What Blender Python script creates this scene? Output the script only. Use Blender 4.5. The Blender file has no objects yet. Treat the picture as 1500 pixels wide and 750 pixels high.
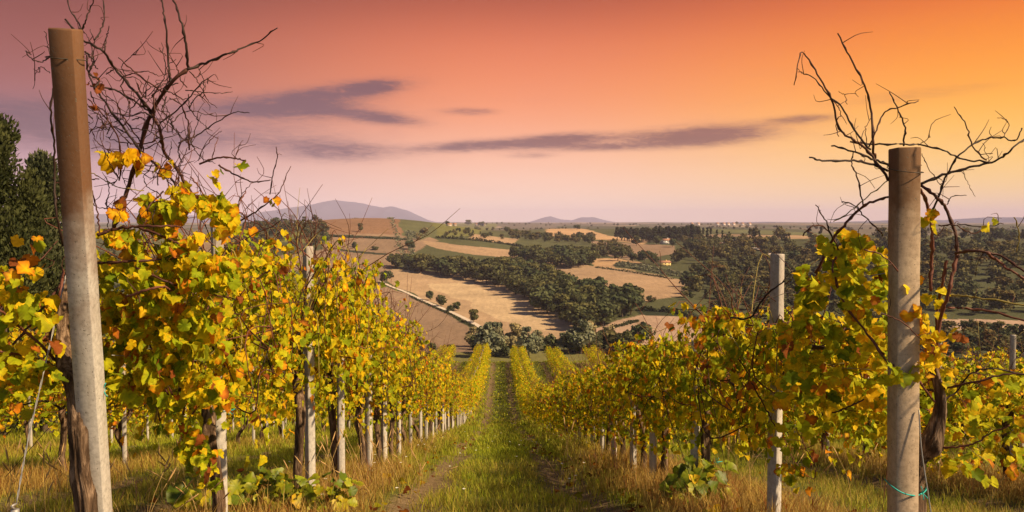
import bpy, math, random
import numpy as np
from mathutils import Vector, Matrix

# ------------------------------------------------------------------ camera, sky, sun, exposure
sc = bpy.context.scene
COL = sc.collection
R = math.radians
F = 1177.0                                   # focal length in pixels of the 1500 px wide photograph
PITCH = math.atan(50 / F)
YAW = math.atan(17 / F)                      # to the east of the rows
cam_d = bpy.data.cameras.new('camera')
cam_d.sensor_width = 36
cam_d.lens = 36 * F / 1500
cam_d.clip_start = .05
cam_d.clip_end = 60000
cam = bpy.data.objects.new('camera', cam_d)
COL.objects.link(cam)
cam.location = (0, 0, 0)
cam.rotation_euler = (math.pi / 2 - PITCH, 0, -YAW)
sc.camera = cam

SUN_AZ, SUN_EL = 113.0, 42.0                 # clockwise from the direction of the rows
sun_pos = Vector((math.sin(R(SUN_AZ)) * math.cos(R(SUN_EL)), math.cos(R(SUN_AZ)) * math.cos(R(SUN_EL)), math.sin(R(SUN_EL))))
sd = bpy.data.lights.new('sun', 'SUN')
sd.energy = 5.0
sd.angle = R(1.6)
sd.color = (1.0, .74, .44)
sun = bpy.data.objects.new('sun', sd)
COL.objects.link(sun)
sun.rotation_euler = (-sun_pos).to_track_quat('-Z', 'Y').to_euler()

sc.view_settings.view_transform = 'Standard'
sc.view_settings.look = 'None'
sc.view_settings.gamma = 1
sc.view_settings.use_curve_mapping = False
sc.view_settings.exposure = .85
sc.render.engine = 'CYCLES'
sc.cycles.max_bounces = 7
sc.cycles.diffuse_bounces = 3
sc.cycles.glossy_bounces = 2
sc.cycles.transmission_bounces = 5
sc.cycles.transparent_max_bounces = 6
sc.cycles.volume_bounces = 2
sc.cycles.caustics_reflective = False
sc.cycles.caustics_refractive = False
sc.cycles.use_denoising = True


def s2l(r, g, b):
    f = lambda c: (c / 255 / 12.92) if c / 255 <= .04045 else ((c / 255 + .055) / 1.055) ** 2.4
    return (f(r), f(g), f(b), 1)


class NT:
    """a small node-tree writer"""
    def __init__(s, tree):
        s.t = tree; s.n = tree.nodes; s.l = tree.links
    def node(s, typ, **kw):
        n = s.n.new(typ)
        for k, v in kw.items():
            setattr(n, k, v)
        return n
    def put(s, sock, v):
        if isinstance(v, bpy.types.NodeSocket):
            s.l.new(v, sock)
        else:
            sock.default_value = v
    def m(s, op, a, b=None, c=None, clamp=False):
        n = s.node('ShaderNodeMath', operation=op, use_clamp=clamp)
        s.put(n.inputs[0], a)
        if b is not None: s.put(n.inputs[1], b)
        if c is not None: s.put(n.inputs[2], c)
        return n.outputs[0]
    def sstep(s, x, a, b):
        n = s.node('ShaderNodeMapRange', interpolation_type='SMOOTHSTEP')
        s.put(n.inputs[0], x); n.inputs[1].default_value = a; n.inputs[2].default_value = b
        return n.outputs[0]
    def mix(s, f, a, b, blend='MIX'):
        n = s.node('ShaderNodeMix', data_type='RGBA', blend_type=blend)
        s.put(n.inputs[0], f); s.put(n.inputs[6], a); s.put(n.inputs[7], b)
        return n.outputs[2]
    def ramp(s, x, stops, interp='EASE'):
        n = s.node('ShaderNodeValToRGB')
        cr = n.color_ramp; cr.interpolation = interp
        while len(cr.elements) < len(stops): cr.elements.new(.5)
        for e, (p, c) in zip(cr.elements, stops):
            e.position = p; e.color = c
        s.put(n.inputs[0], x)
        return n.outputs[0]
    def noise(s, vec, scale, detail=4, rough=.55, dim='3D', dist=0.0):
        n = s.node('ShaderNodeTexNoise', noise_dimensions=dim)
        if vec is not None: s.l.new(vec, n.inputs['Vector'])
        n.inputs['Scale'].default_value = scale; n.inputs['Detail'].default_value = detail
        n.inputs['Roughness'].default_value = rough; n.inputs['Distortion'].default_value = dist
        return n.outputs[0]
    def comb(s, x, y, z):
        n = s.node('ShaderNodeCombineXYZ')
        for i, v in enumerate((x, y, z)): s.put(n.inputs[i], v)
        return n.outputs[0]


def build_world():
    w = bpy.data.worlds.new('World'); sc.world = w; w.use_nodes = True
    w.node_tree.nodes.clear()
    T = NT(w.node_tree)
    tc = T.node('ShaderNodeTexCoord')
    sx = T.node('ShaderNodeSeparateXYZ'); T.l.new(tc.outputs['Generated'], sx.inputs[0])
    az = T.m('MULTIPLY', T.m('ARCTAN2', sx.outputs[0], sx.outputs[1]), 180 / math.pi)      # degrees, 0 along the rows
    el = T.m('MULTIPLY', T.m('ARCSINE', sx.outputs[2]), 180 / math.pi)
    e = T.m('DIVIDE', el, 20.0, clamp=True)
    def deg(y): return max(0.0, math.degrees(math.atan((325 - y) / F))) / 20
    west = T.ramp(e, [(0, s2l(232, 202, 206)), (deg(285), s2l(206, 170, 180)), (deg(215), s2l(160, 118, 132)), (deg(150), s2l(160, 96, 94)),
                      (deg(70), s2l(148, 80, 74)), (deg(0), s2l(118, 64, 66)), (1, s2l(96, 54, 62))], 'B_SPLINE')
    mid = T.ramp(e, [(0, s2l(255, 230, 208)), (deg(285), s2l(253, 214, 190)), (deg(215), s2l(246, 180, 146)), (deg(150), s2l(242, 152, 104)),
                     (deg(70), s2l(226, 126, 86)), (deg(0), s2l(176, 86, 60)), (1, s2l(126, 62, 56))], 'B_SPLINE')
    east = T.ramp(e, [(0, s2l(255, 218, 178)), (deg(285), s2l(254, 214, 140)), (deg(215), s2l(255, 198, 80)), (deg(150), s2l(255, 170, 34)),
                      (deg(70), s2l(242, 136, 30)), (deg(0), s2l(208, 94, 40)), (1, s2l(160, 74, 46))], 'B_SPLINE')
    c = T.mix(T.sstep(az, -33, 2), west, mid)
    c = T.mix(T.sstep(az, 0, 34), c, east)
    # streaky evening clouds, each bank an uneven ellipse on the sky
    uv = T.comb(T.m('MULTIPLY', az, .10), T.m('MULTIPLY', el, .55), 0.0)
    n1 = T.noise(uv, 2.1, 6, .6, dist=.5)
    n2 = T.noise(uv, 8.0, 8, .7, dist=.8)
    nn = T.m('ADD', T.m('MULTIPLY', n1, .42), T.m('MULTIPLY', n2, .70))
    def bank(px, py, wpx, hpx, k, tilt=0.0):
        a0 = math.degrees(math.atan((px - 733) / F)); e0 = math.degrees(math.atan((325 - py) / F))
        sa = wpx / F * 57.3; se = hpx / F * 57.3
        da = T.m('SUBTRACT', az, a0)
        de = T.m('SUBTRACT', T.m('SUBTRACT', el, e0), T.m('MULTIPLY', da, tilt))
        q = T.m('ADD', T.m('POWER', T.m('ABSOLUTE', T.m('DIVIDE', da, sa)), 2.0), T.m('POWER', T.m('ABSOLUTE', T.m('DIVIDE', de, se)), 2.0))
        return T.m('MULTIPLY', T.m('EXPONENT', T.m('MULTIPLY', q, -1.0)), k)
    banks = [(470, 148, 125, 17, .95, .16), (548, 132, 36, 8, .9, .1), (420, 168, 150, 15, .7, 0), (560, 176, 70, 9, .75, -.1), (500, 226, 90, 15, .8, 0), (390, 205, 130, 22, .5, 0),
             (690, 215, 78, 9, .95, .05), (820, 207, 80, 11, 1.1, .06), (1025, 204, 105, 15, 1.25, .04), (890, 217, 60, 6, .7, .03),
             (690, 165, 40, 6, .7, 0), (1175, 184, 50, 6, .75, 0), (40, 192, 140, 26, .9, 0), (180, 222, 130, 20, .8, 0), (775, 229, 40, 5, .5, 0),
             (1330, 160, 130, 10, .35, .05)]
    tot = None
    for b in banks:
        v = bank(*b); tot = v if tot is None else T.m('ADD', tot, v)
    dens = T.sstep(T.m('MULTIPLY', tot, T.m('ADD', T.m('MULTIPLY', nn, 2.0), -.24)), .04, .98)
    ccol = T.mix(T.sstep(az, -18, 20), s2l(112, 82, 98), s2l(134, 84, 76))
    c = T.mix(T.m('MULTIPLY', dens, .92), c, ccol)
    wisp = T.sstep(T.noise(uv, .9, 5, .6, dist=1.0), .5, .8)
    c = T.mix(T.m('MULTIPLY', T.m('MULTIPLY', wisp, .16), T.sstep(el, 16, 4)), c, s2l(190, 130, 124))
    gm = T.node('ShaderNodeGamma'); T.put(gm.inputs[0], c); gm.inputs[1].default_value = 1.10; c = gm.outputs[0]
    bg1 = T.node('ShaderNodeBackground'); T.put(bg1.inputs[0], c); bg1.inputs[1].default_value = .62
    sky = T.node('ShaderNodeTexSky', sky_type='NISHITA'); sky.sun_disc = False
    sky.sun_elevation = R(SUN_EL); sky.sun_rotation = R(SUN_AZ)
    bg2 = T.node('ShaderNodeBackground'); T.put(bg2.inputs[0], sky.outputs[0]); bg2.inputs[1].default_value = .05
    aa = T.m('ABSOLUTE', az)
    back = T.m('MAXIMUM', T.sstep(aa, 55, 110), T.sstep(el, 22, 60))
    ms = T.node('ShaderNodeMixShader'); T.put(ms.inputs[0], back)
    T.l.new(bg1.outputs[0], ms.inputs[1]); T.l.new(bg2.outputs[0], ms.inputs[2])
    out = T.node('ShaderNodeOutputWorld'); T.l.new(ms.outputs[0], out.inputs[0])
    w.cycles.sampling_method = 'MANUAL'; w.cycles.sample_map_resolution = 1024
build_world()

# ------------------------------------------------------------------ geometry helpers
CF = np.array([math.sin(YAW) * math.cos(PITCH), math.cos(YAW) * math.cos(PITCH), -math.sin(PITCH)])
CR = np.array([math.cos(YAW), -math.sin(YAW), 0.0])
CU = np.cross(CR, CF)


def ray(px, py):
    d = CF * F + CR * (px - 750) + CU * (375 - py)
    return d / d[1]                          # one metre forward along the rows


def P(px, py, depth):
    return ray(px, py) * depth


def project(p):
    p = np.asarray(p, float)
    z = p @ CF
    return 750 + F * (p @ CR) / z, 375 - F * (p @ CU) / z, z


def smooth_noise(x, y, seed=0):
    """cheap smooth 2-D noise from sines, about -1..1"""
    r = np.random.RandomState(seed)
    o = 0
    for i in range(6):
        a, ph = r.rand() * 6.28, r.rand() * 6.28
        k = .6 + r.rand() * 1.6
        o = o + np.sin(k * (x * np.cos(a) + y * np.sin(a)) + ph + 1.2 * np.sin(.7 * k * (y * np.cos(a) - x * np.sin(a)) + ph * 2))
    return o / 3.5


PROF_Y = np.array([-60, -6, 0, 3, 8, 20, 31, 40, 48, 58, 69, 74, 80, 95])
PROF_Z = np.array([-1.0, -1.15, -1.22, -1.42, -2.56, -5.37, -7.95, -9.45, -10.4, -11.35, -12.1, -13.0, -15.2, -21.0])
_ty = np.linspace(-60, 95, 1241)
_tz = np.interp(_ty, PROF_Y, PROF_Z)
_k = np.exp(-.5 * (np.arange(-24, 25) / 8.0) ** 2); _k /= _k.sum()
_tz = np.convolve(np.pad(_tz, 24, mode='edge'), _k, mode='valid')


def gz(x, y):
    """height of the vineyard slope"""
    return np.interp(y, _ty, _tz) + .035 * smooth_noise(np.asarray(x) * .9, np.asarray(y) * .9, 3)


HB_D = np.array([60, 100, 130, 200, 260, 350, 450, 600, 800, 1000, 1500, 2500, 4000, 6500, 30000])
HB_Z = np.array([-18, -19, -25, -37, -43, -49, -52, -47.5, -39, -30, -22.5, -16.5, -12, -12, -12])
_hl = np.linspace(math.log(60), math.log(30000), 900)
_hz = np.interp(np.exp(_hl), HB_D, HB_Z)
_k2 = np.exp(-.5 * (np.arange(-40, 41) / 15.0) ** 2); _k2 /= _k2.sum()
_hz = np.convolve(np.pad(_hz, 40, mode='edge'), _k2, mode='valid')


def bump(x, y, cx, cy, sx, sy, a):
    return a * np.exp(-.5 * (((x - cx) / sx) ** 2 + ((y - cy) / sy) ** 2))


def hz(x, y):
    x = np.asarray(x, float); y = np.asarray(y, float)
    d = np.sqrt(x * x + y * y)
    z = np.interp(np.log(np.maximum(d, 60)), _hl, _hz)
    z = z + bump(x, y, -175, 980, 120, 230, 35) + bump(x, y, -360, 900, 120, 260, 6)
    z = z + bump(x, y, 95, 640, 70, 110, 6) + bump(x, y, 80, 440, 45, 55, 6) + bump(x, y, -40, 500, 60, 90, 4)
    z = z + bump(x, y, 330, 620, 130, 120, 16) + bump(x, y, 420, 900, 190, 160, 14) + bump(x, y, 260, 380, 80, 60, 7)
    z = z + bump(x, y, 170, 1380, 230, 240, 7) + bump(x, y, -40, 520, 26, 60, -3)
    far = np.clip((d - 120) / 400, 0, 1)
    z = z + far * (2.4 * smooth_noise(x / 75, y / 95, 11) + 2.6 * smooth_noise(x / 150, y / 190, 15)) + np.clip((d - 900) / 1600, 0, 1) * 5 * smooth_noise(x / 330, y / 400, 5)
    return z


def hit(px, py):
    """ground point of the far landscape seen at a pixel"""
    d = ray(px, py)
    ys = np.exp(np.linspace(math.log(105), math.log(26000), 5000))
    g = d[2] * ys - hz(d[0] * ys, ys)
    i = np.where(g < 0)[0]
    y = ys[i[0]] if len(i) else 5200.0
    return np.array([d[0] * y, y, float(hz(d[0] * y, y))])


def hits(pts):
    return np.array([hit(*p) for p in pts])


def in_poly(x, y, poly):
    c = np.zeros(np.shape(x), bool)
    n = len(poly); j = n - 1
    for i in range(n):
        xi, yi = poly[i][0], poly[i][1]; xj, yj = poly[j][0], poly[j][1]
        t = ((yi > y) != (yj > y)) & (x < (xj - xi) * (y - yi) / (yj - yi + 1e-12) + xi)
        c ^= t; j = i
    return c


def mesh_np(name, verts, faces, mat, colors=None, smooth=False, mat_idx=None):
    """faces: list of integer arrays (n,k); colors: (nverts,3)"""
    me = bpy.data.meshes.new(name)
    verts = np.asarray(verts, np.float32)
    me.vertices.add(len(verts)); me.vertices.foreach_set('co', verts.ravel())
    faces = [np.asarray(f, np.int32) for f in faces if len(f)]
    nl = sum(f.size for f in faces); npoly = sum(len(f) for f in faces)
    me.loops.add(nl); me.polygons.add(npoly)
    me.loops.foreach_set('vertex_index', np.concatenate([f.ravel() for f in faces]))
    tot = np.concatenate([np.full(len(f), f.shape[1], np.int32) for f in faces])
    start = np.concatenate([[0], np.cumsum(tot)[:-1]]).astype(np.int32)
    me.polygons.foreach_set('loop_start', start)
    if smooth: me.polygons.foreach_set('use_smooth', np.ones(npoly, bool))
    for m in (mat if isinstance(mat, (list, tuple)) else [mat]):
        me.materials.append(m)
    if mat_idx is not None: me.polygons.foreach_set('material_index', np.asarray(mat_idx, np.int32))
    if colors is not None:
        a = me.color_attributes.new('Col', 'FLOAT_COLOR', 'POINT')
        c4 = np.ones((len(verts), 4), np.float32); c4[:, :3] = colors
        a.data.foreach_set('color', c4.ravel())
    me.update(calc_edges=True)
    return me


def ob(name, me, parent=None, loc=None, rotz=None):
    o = bpy.data.objects.new(name, me); COL.objects.link(o)
    if parent is not None: o.parent = parent
    if loc is not None: o.location = loc
    if rotz is not None: o.rotation_euler = (0, 0, rotz)
    return o


def tag(o, label, cat, group=None):
    o['label'] = label; o['category'] = cat
    if group: o['group'] = group
    return o


def thing(name, label, cat, loc=(0, 0, 0), rotz=0.0, group=None):
    o = ob(name, None, None, loc, rotz)
    o.empty_display_size = .1
    return tag(o, label, cat, group)


def kind(o, k, label=None):
    o['kind'] = k
    if label: o['label'] = label
    return o


def dup(root, loc, rotz, label=None, group=None, scale=None):
    r = root.copy(); COL.objects.link(r); r.location = loc; r.rotation_euler = (0, 0, rotz)
    if scale is not None: r.scale = scale
    if label: r['label'] = label
    if group: r['group'] = group
    for ch in list(root.children):
        c = ch.copy(); COL.objects.link(c); c.parent = r
        for g in list(ch.children):
            q = g.copy(); COL.objects.link(q); q.parent = c
    return r


class Acc:
    """collects pieces into one mesh"""
    def __init__(s): s.v = []; s.f = {}; s.c = []; s.n = 0; s.mi = {}
    def add(s, v, faces, col=None, mi=0):
        v = np.asarray(v, float)
        for f in faces:
            f = np.asarray(f)
            if not len(f): continue
            s.f.setdefault(f.shape[1], []).append(f + s.n)
            s.mi.setdefault(f.shape[1], []).append(np.full(len(f), mi))
        s.v.append(v); s.n += len(v)
        c = np.ones((len(v), 3)) * .5 if col is None else np.broadcast_to(np.asarray(col, float), (len(v), 3))
        s.c.append(c)
    def mesh(s, name, mat, smooth=False):
        ks = sorted(s.f)
        return mesh_np(name, np.concatenate(s.v), [np.concatenate(s.f[k]) for k in ks], mat, np.concatenate(s.c), smooth,
                       np.concatenate([np.concatenate(s.mi[k]) for k in ks]))


def catmull(pts, n):
    pts = np.asarray(pts, float)
    if len(pts) < 3:
        t = np.linspace(0, 1, n)[:, None]
        return pts[0] * (1 - t) + pts[-1] * t
    p = np.vstack([2 * pts[0] - pts[1], pts, 2 * pts[-1] - pts[-2]])
    t = np.linspace(0, len(pts) - 1 - 1e-9, n); i = t.astype(int); u = (t - i)[:, None]
    a, b, c, d = p[i], p[i + 1], p[i + 2], p[i + 3]
    return .5 * ((2 * b) + (c - a) * u + (2 * a - 5 * b + 4 * c - d) * u ** 2 + (3 * b - a - 3 * c + d) * u ** 3)


def tube(pts, rad, sides=5, ridge=None):
    """pts (n,3), rad scalar or (n,) -> verts, faces;  ridge(theta, i, n) scales the radius"""
    pts = np.asarray(pts, float); n = len(pts)
    rad = np.broadcast_to(np.asarray(rad, float), (n,))
    t = np.gradient(pts, axis=0); t /= np.linalg.norm(t, axis=1)[:, None] + 1e-9
    ref = np.array([1.0, 0, 0]) if abs(t[:, 0]).mean() < .8 else np.array([0, 1.0, 0])
    a = np.cross(t, ref); a /= np.linalg.norm(a, axis=1)[:, None] + 1e-9
    b = np.cross(t, a)
    th = np.arange(sides) / sides * 2 * math.pi
    k = np.ones((n, sides)) if ridge is None else ridge(th[None, :], np.arange(n)[:, None])
    v = pts[:, None] + (rad[:, None] * k)[:, :, None] * (np.cos(th)[None, :, None] * a[:, None] + np.sin(th)[None, :, None] * b[:, None])
    v = v.reshape(-1, 3)
    i = np.arange(n - 1)[:, None] * sides; j = np.arange(sides)[None, :]; j2 = (j + 1) % sides
    q = np.stack([i + j, i + j2, i + sides + j2, i + sides + j], -1).reshape(-1, 4)
    v = np.vstack([v, pts[0], pts[-1]])
    m = n * sides
    jj = np.arange(sides); jj2 = (jj + 1) % sides
    c1 = np.stack([np.full(sides, m), jj2, jj], -1)
    c2 = np.stack([np.full(sides, m + 1), (n - 1) * sides + jj, (n - 1) * sides + jj2], -1)
    return v, [q, np.vstack([c1, c2])]


def box(x0, x1, y0, y1, z0, z1):
    v = np.array([[x, y, z] for z in (z0, z1) for y in (y0, y1) for x in (x0, x1)])
    f = np.array([[0, 2, 3, 1], [4, 5, 7, 6], [0, 1, 5, 4], [2, 6, 7, 3], [0, 4, 6, 2], [1, 3, 7, 5]])
    return v, [f]

# ------------------------------------------------------------------ materials
def new_mat(name):
    m = bpy.data.materials.new(name); m.use_nodes = True
    m.node_tree.nodes.clear()
    T = NT(m.node_tree)
    out = T.node('ShaderNodeOutputMaterial')
    return m, T, out


def principled(T, col, rough=.8, spec=.3, normal=None):
    b = T.node('ShaderNodeBsdfPrincipled')
    T.put(b.inputs['Base Color'], col); T.put(b.inputs['Roughness'], rough)
    b.inputs['Specular IOR Level'].default_value = spec
    if normal is not None: T.l.new(normal, b.inputs['Normal'])
    return b.outputs[0]


def bump_n(T, h, strength, dist=.01):
    n = T.node('ShaderNodeBump'); n.inputs['Strength'].default_value = strength; n.inputs['Distance'].default_value = dist
    T.put(n.inputs['Height'], h)
    return n.outputs[0]


def mat_leaf(name, trans=.42, var=.5, scale=28, rough=.5, spec=.35):
    m, T, out = new_mat(name)
    col = T.node('ShaderNodeVertexColor', layer_name='Col').outputs[0]
    geo = T.node('ShaderNodeTexCoord').outputs['Object']
    n = T.noise(geo, scale, 4, .6)
    f = T.m('ADD', T.m('MULTIPLY', n, 2 * var), 1 - var)
    col2 = T.mix(1.0, col, T.comb(f, f, T.m('MULTIPLY', f, f)), 'MULTIPLY')
    p = principled(T, col2, rough, spec)
    tr = T.node('ShaderNodeBsdfTranslucent')
    g = T.node('ShaderNodeGamma'); T.put(g.inputs[0], col2); g.inputs[1].default_value = .80
    T.put(tr.inputs[0], g.outputs[0])
    ms = T.node('ShaderNodeMixShader'); ms.inputs[0].default_value = trans
    T.l.new(p, ms.inputs[1]); T.l.new(tr.outputs[0], ms.inputs[2]); T.l.new(ms.outputs[0], out.inputs[0])
    return m


def mat_vcol(name, rough=.85, spec=.2, scale=0.0, var=.3):
    m, T, out = new_mat(name)
    col = T.node('ShaderNodeVertexColor', layer_name='Col').outputs[0]
    if scale:
        n = T.noise(T.node('ShaderNodeTexCoord').outputs['Object'], scale, 5, .65)
        f = T.m('ADD', T.m('MULTIPLY', n, 2 * var), 1 - var)
        col = T.mix(1.0, col, T.comb(f, f, f), 'MULTIPLY')
    T.l.new(principled(T, col, rough, spec), out.inputs[0])
    return m


def mat_bark(name, a, b, scale=18, stretch=.18, strength=.9):
    m, T, out = new_mat(name)
    tc = T.node('ShaderNodeTexCoord')
    mp = T.node('ShaderNodeMapping'); T.l.new(tc.outputs['Object'], mp.inputs[0]); mp.inputs['Scale'].default_value = (1, 1, stretch)
    n = T.noise(mp.outputs[0], scale * 2.2, 6, .7, dist=.6)
    n2 = T.noise(mp.outputs[0], scale * .5, 3, .6)
    c = T.ramp(n, [(.40, (a[0] * .25, a[1] * .25, a[2] * .25, 1)), (.50, (*a, 1)), (.62, (*b, 1))], 'LINEAR')
    c = T.mix(T.m('MULTIPLY', n2, .25), c, (b[0] * .8, b[1] * .72, b[2] * .6, 1))
    T.l.new(principled(T, c, .9, .15, bump_n(T, n, strength, .012)), out.inputs[0])
    return m


def mat_concrete(name, stain=.92, s0=.52, s1=.84, brown=(.12, .045, .011), tint=(1, 1, 1)):
    m, T, out = new_mat(name)
    tc = T.node('ShaderNodeTexCoord')
    sx = T.node('ShaderNodeSeparateXYZ'); T.l.new(tc.outputs['Generated'], sx.inputs[0])
    n = T.noise(tc.outputs['Object'], 60, 6, .7)
    big = T.noise(tc.outputs['Object'], 5, 4, .6)
    mp = T.node('ShaderNodeMapping'); T.l.new(tc.outputs['Object'], mp.inputs[0]); mp.inputs['Scale'].default_value = (1, 1, .12)
    streak = T.noise(mp.outputs[0], 30, 4, .6)
    c = T.ramp(n, [(.25, (.24, .225, .2, 1)), (.5, (.42, .395, .36, 1)), (.75, (.53, .5, .46, 1))], 'LINEAR')
    c = T.mix(T.m('MULTIPLY', T.sstep(streak, .48, .75), .35), c, (.25, .21, .16, 1))
    c = T.mix(1.0, c, (*tint, 1), 'MULTIPLY')
    top = T.sstep(T.m('ADD', sx.outputs[2], T.m('MULTIPLY', T.m('SUBTRACT', big, .5), .5)), s0, s1)
    c = T.mix(T.m('MULTIPLY', top, stain), c, (*brown, 1))        # rust-brown lichen on the weathered head
    low = T.sstep(T.m('ADD', sx.outputs[2], T.m('MULTIPLY', T.m('SUBTRACT', big, .5), .3)), .16, .02)
    c = T.mix(T.m('MULTIPLY', low, .5), c, (.14, .10, .06, 1))
    pits = T.noise(tc.outputs['Object'], 150, 2, .5)
    c = T.mix(T.sstep(pits, .66, .74), c, (.12, .11, .09, 1))
    h = T.m('ADD', T.m('MULTIPLY', n, .6), T.m('MULTIPLY', T.sstep(pits, .75, .62), .5))
    T.l.new(principled(T, c, .9, .2, bump_n(T, h, .3, .004)), out.inputs[0])
    return m


def mat_plain(name, col, rough=.6, spec=.3, metal=0.0, scale=30, var=.25):
    m, T, out = new_mat(name)
    n = T.noise(T.node('ShaderNodeTexCoord').outputs['Object'], scale, 4, .6)
    f = T.m('ADD', T.m('MULTIPLY', n, 2 * var), 1 - var)
    c = T.mix(1.0, (*col, 1), T.comb(f, f, f), 'MULTIPLY')
    b = T.node('ShaderNodeBsdfPrincipled'); T.put(b.inputs['Base Color'], c); b.inputs['Roughness'].default_value = rough
    b.inputs['Specular IOR Level'].default_value = spec; b.inputs['Metallic'].default_value = metal
    T.l.new(b.outputs[0], out.inputs[0])
    return m


M_LEAF = mat_leaf('grape_leaf', .52, .45, 60, .55, .06)
M_LEAFFAR = mat_leaf('grape_leaf_far', .52, .25, 9, .55, .05)
M_WEED = mat_leaf('weed_leaf', .35, .2)
M_GRASS = mat_leaf('grass_blade', .40, .12, 6, .6, .06)
M_TREELEAF = mat_leaf('tree_leaf', .15, .2, .6, .8, .1)
M_TRUNK = mat_bark('vine_bark', (.085, .052, .032), (.26, .18, .12))
M_WOOD = mat_bark('tree_bark', (.06, .045, .03), (.16, .12, .09), 2.0)
M_CANE = mat_vcol('vine_cane', .65, .25, 40, .35)
M_POST = mat_concrete('weathered_concrete')
M_POSTPALE = mat_concrete('pale_concrete', .25)
M_POSTTAN = mat_concrete('tan_concrete', .85, .72, 1.0, (.12, .05, .016), (.95, .78, .60))
M_WIRE = mat_plain('galvanised_wire', (.26, .25, .24), .5, .5, .4)
M_TIE = mat_plain('teal_twine', (.02, .33, .30), .6, .3)

# ------------------------------------------------------------------ the far landscape
BARE = {
    'brownfield': (.235, .16, .10), 'tan': (.33, .225, .13), 'bright': (.36, .25, .145), 'sunlit': (.45, .33, .19), 'redbrown': (.21, .12, .065),
    'mauve': (.25, .17, .105), 'green': (.135, .135, .04), 'olive': (.10, .105, .045), 'scrub': (.065, .07, .03), 'dark': (.03, .038, .018),
    'orange': (.42, .27, .14), 'track': (.46, .40, .33), 'meadow': (.17, .16, .05), 'pink': (.36, .25, .17),
}
FIELDS = [   # drawn in this order; outlines are where the field edges meet the ground
    ('mauve', [(485, 520), (470, 400), (470, 335), (600, 335), (640, 352), (600, 372), (575, 395), (560, 412), (560, 440)]),
    ('redbrown', [(474, 344), (474, 316), (560, 316), (598, 345), (560, 343)]),
    ('dark', [(470, 344), (600, 350), (600, 354), (470, 348)]),
    ('brownfield', [(470, 350), (598, 352), (612, 358), (560, 372), (470, 362)]),
    ('dark', [(500, 364), (565, 372), (560, 374), (500, 368)]),
    ('green', [(600, 336), (615, 320), (735, 326), (700, 346), (640, 348)]),
    ('olive', [(560, 318), (600, 318), (640, 345), (612, 352), (590, 345)]),
    ('tan', [(612, 352), (650, 356), (760, 366), (870, 390), (960, 400), (1005, 412), (1020, 432), (930, 445), (840, 425), (750, 378), (640, 365)]),
    ('tan', [(690, 342), (760, 350), (750, 358), (690, 350)]),
    ('orange', [(800, 335), (890, 345), (950, 352), (945, 358), (890, 352), (800, 345)]),
    ('mauve', [(860, 352), (990, 360), (985, 372), (930, 382), (880, 372)]),
    ('orange', [(862, 378), (905, 378), (990, 396), (980, 402), (870, 390)]),
    ('olive', [(905, 384), (960, 388), (1000, 400), (990, 406), (905, 392)]),
    ('bright', [(578, 394), (640, 398), (700, 405), (745, 420), (800, 452), (850, 482), (865, 496), (740, 505), (700, 478), (660, 455), (600, 428), (562, 412)]),
    ('sunlit', [(622, 416), (680, 414), (735, 432), (790, 462), (815, 484), (770, 482), (715, 458), (660, 436)]),  # band of sunlight painted as paler soil inside the bright field
    ('brownfield', [(555, 414), (600, 433), (655, 457), (700, 482), (735, 505), (700, 530), (480, 530), (480, 430)]),
    ('pink', [(858, 486), (900, 470), (945, 460), (1010, 460), (1040, 490), (1000, 510), (870, 505)]),
    ('dark', [(930, 452), (1010, 456), (1025, 466), (945, 460)]),
    ('pink', [(1010, 408), (1075, 400), (1080, 425), (1030, 430), (1012, 424)]),
    ('scrub', [(1000, 412), (1040, 392), (1030, 370), (1130, 352), (1560, 340), (1560, 560), (1100, 540), (1080, 470), (1060, 440), (1012, 432)]),
    ('pink', [(1370, 468), (1560, 472), (1560, 492), (1380, 484)]),
    ('olive', [(1380, 440), (1560, 438), (1560, 452), (1390, 452)]),
    ('tan', [(1090, 345), (1180, 345), (1190, 350), (1095, 351)]),
    ('scrub', [(340, 380), (340, 330), (474, 330), (474, 365), (440, 372)]),
    ('green', [(380, 352), (440, 338), (470, 342), (450, 356)]),
    ('meadow', [(540, 552), (600, 516), (700, 516), (980, 512), (1050, 552)]),
]
FIELDS = [(c, hits([(px, max(py, 318)) for px, py in poly])) for c, poly in FIELDS]


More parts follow.
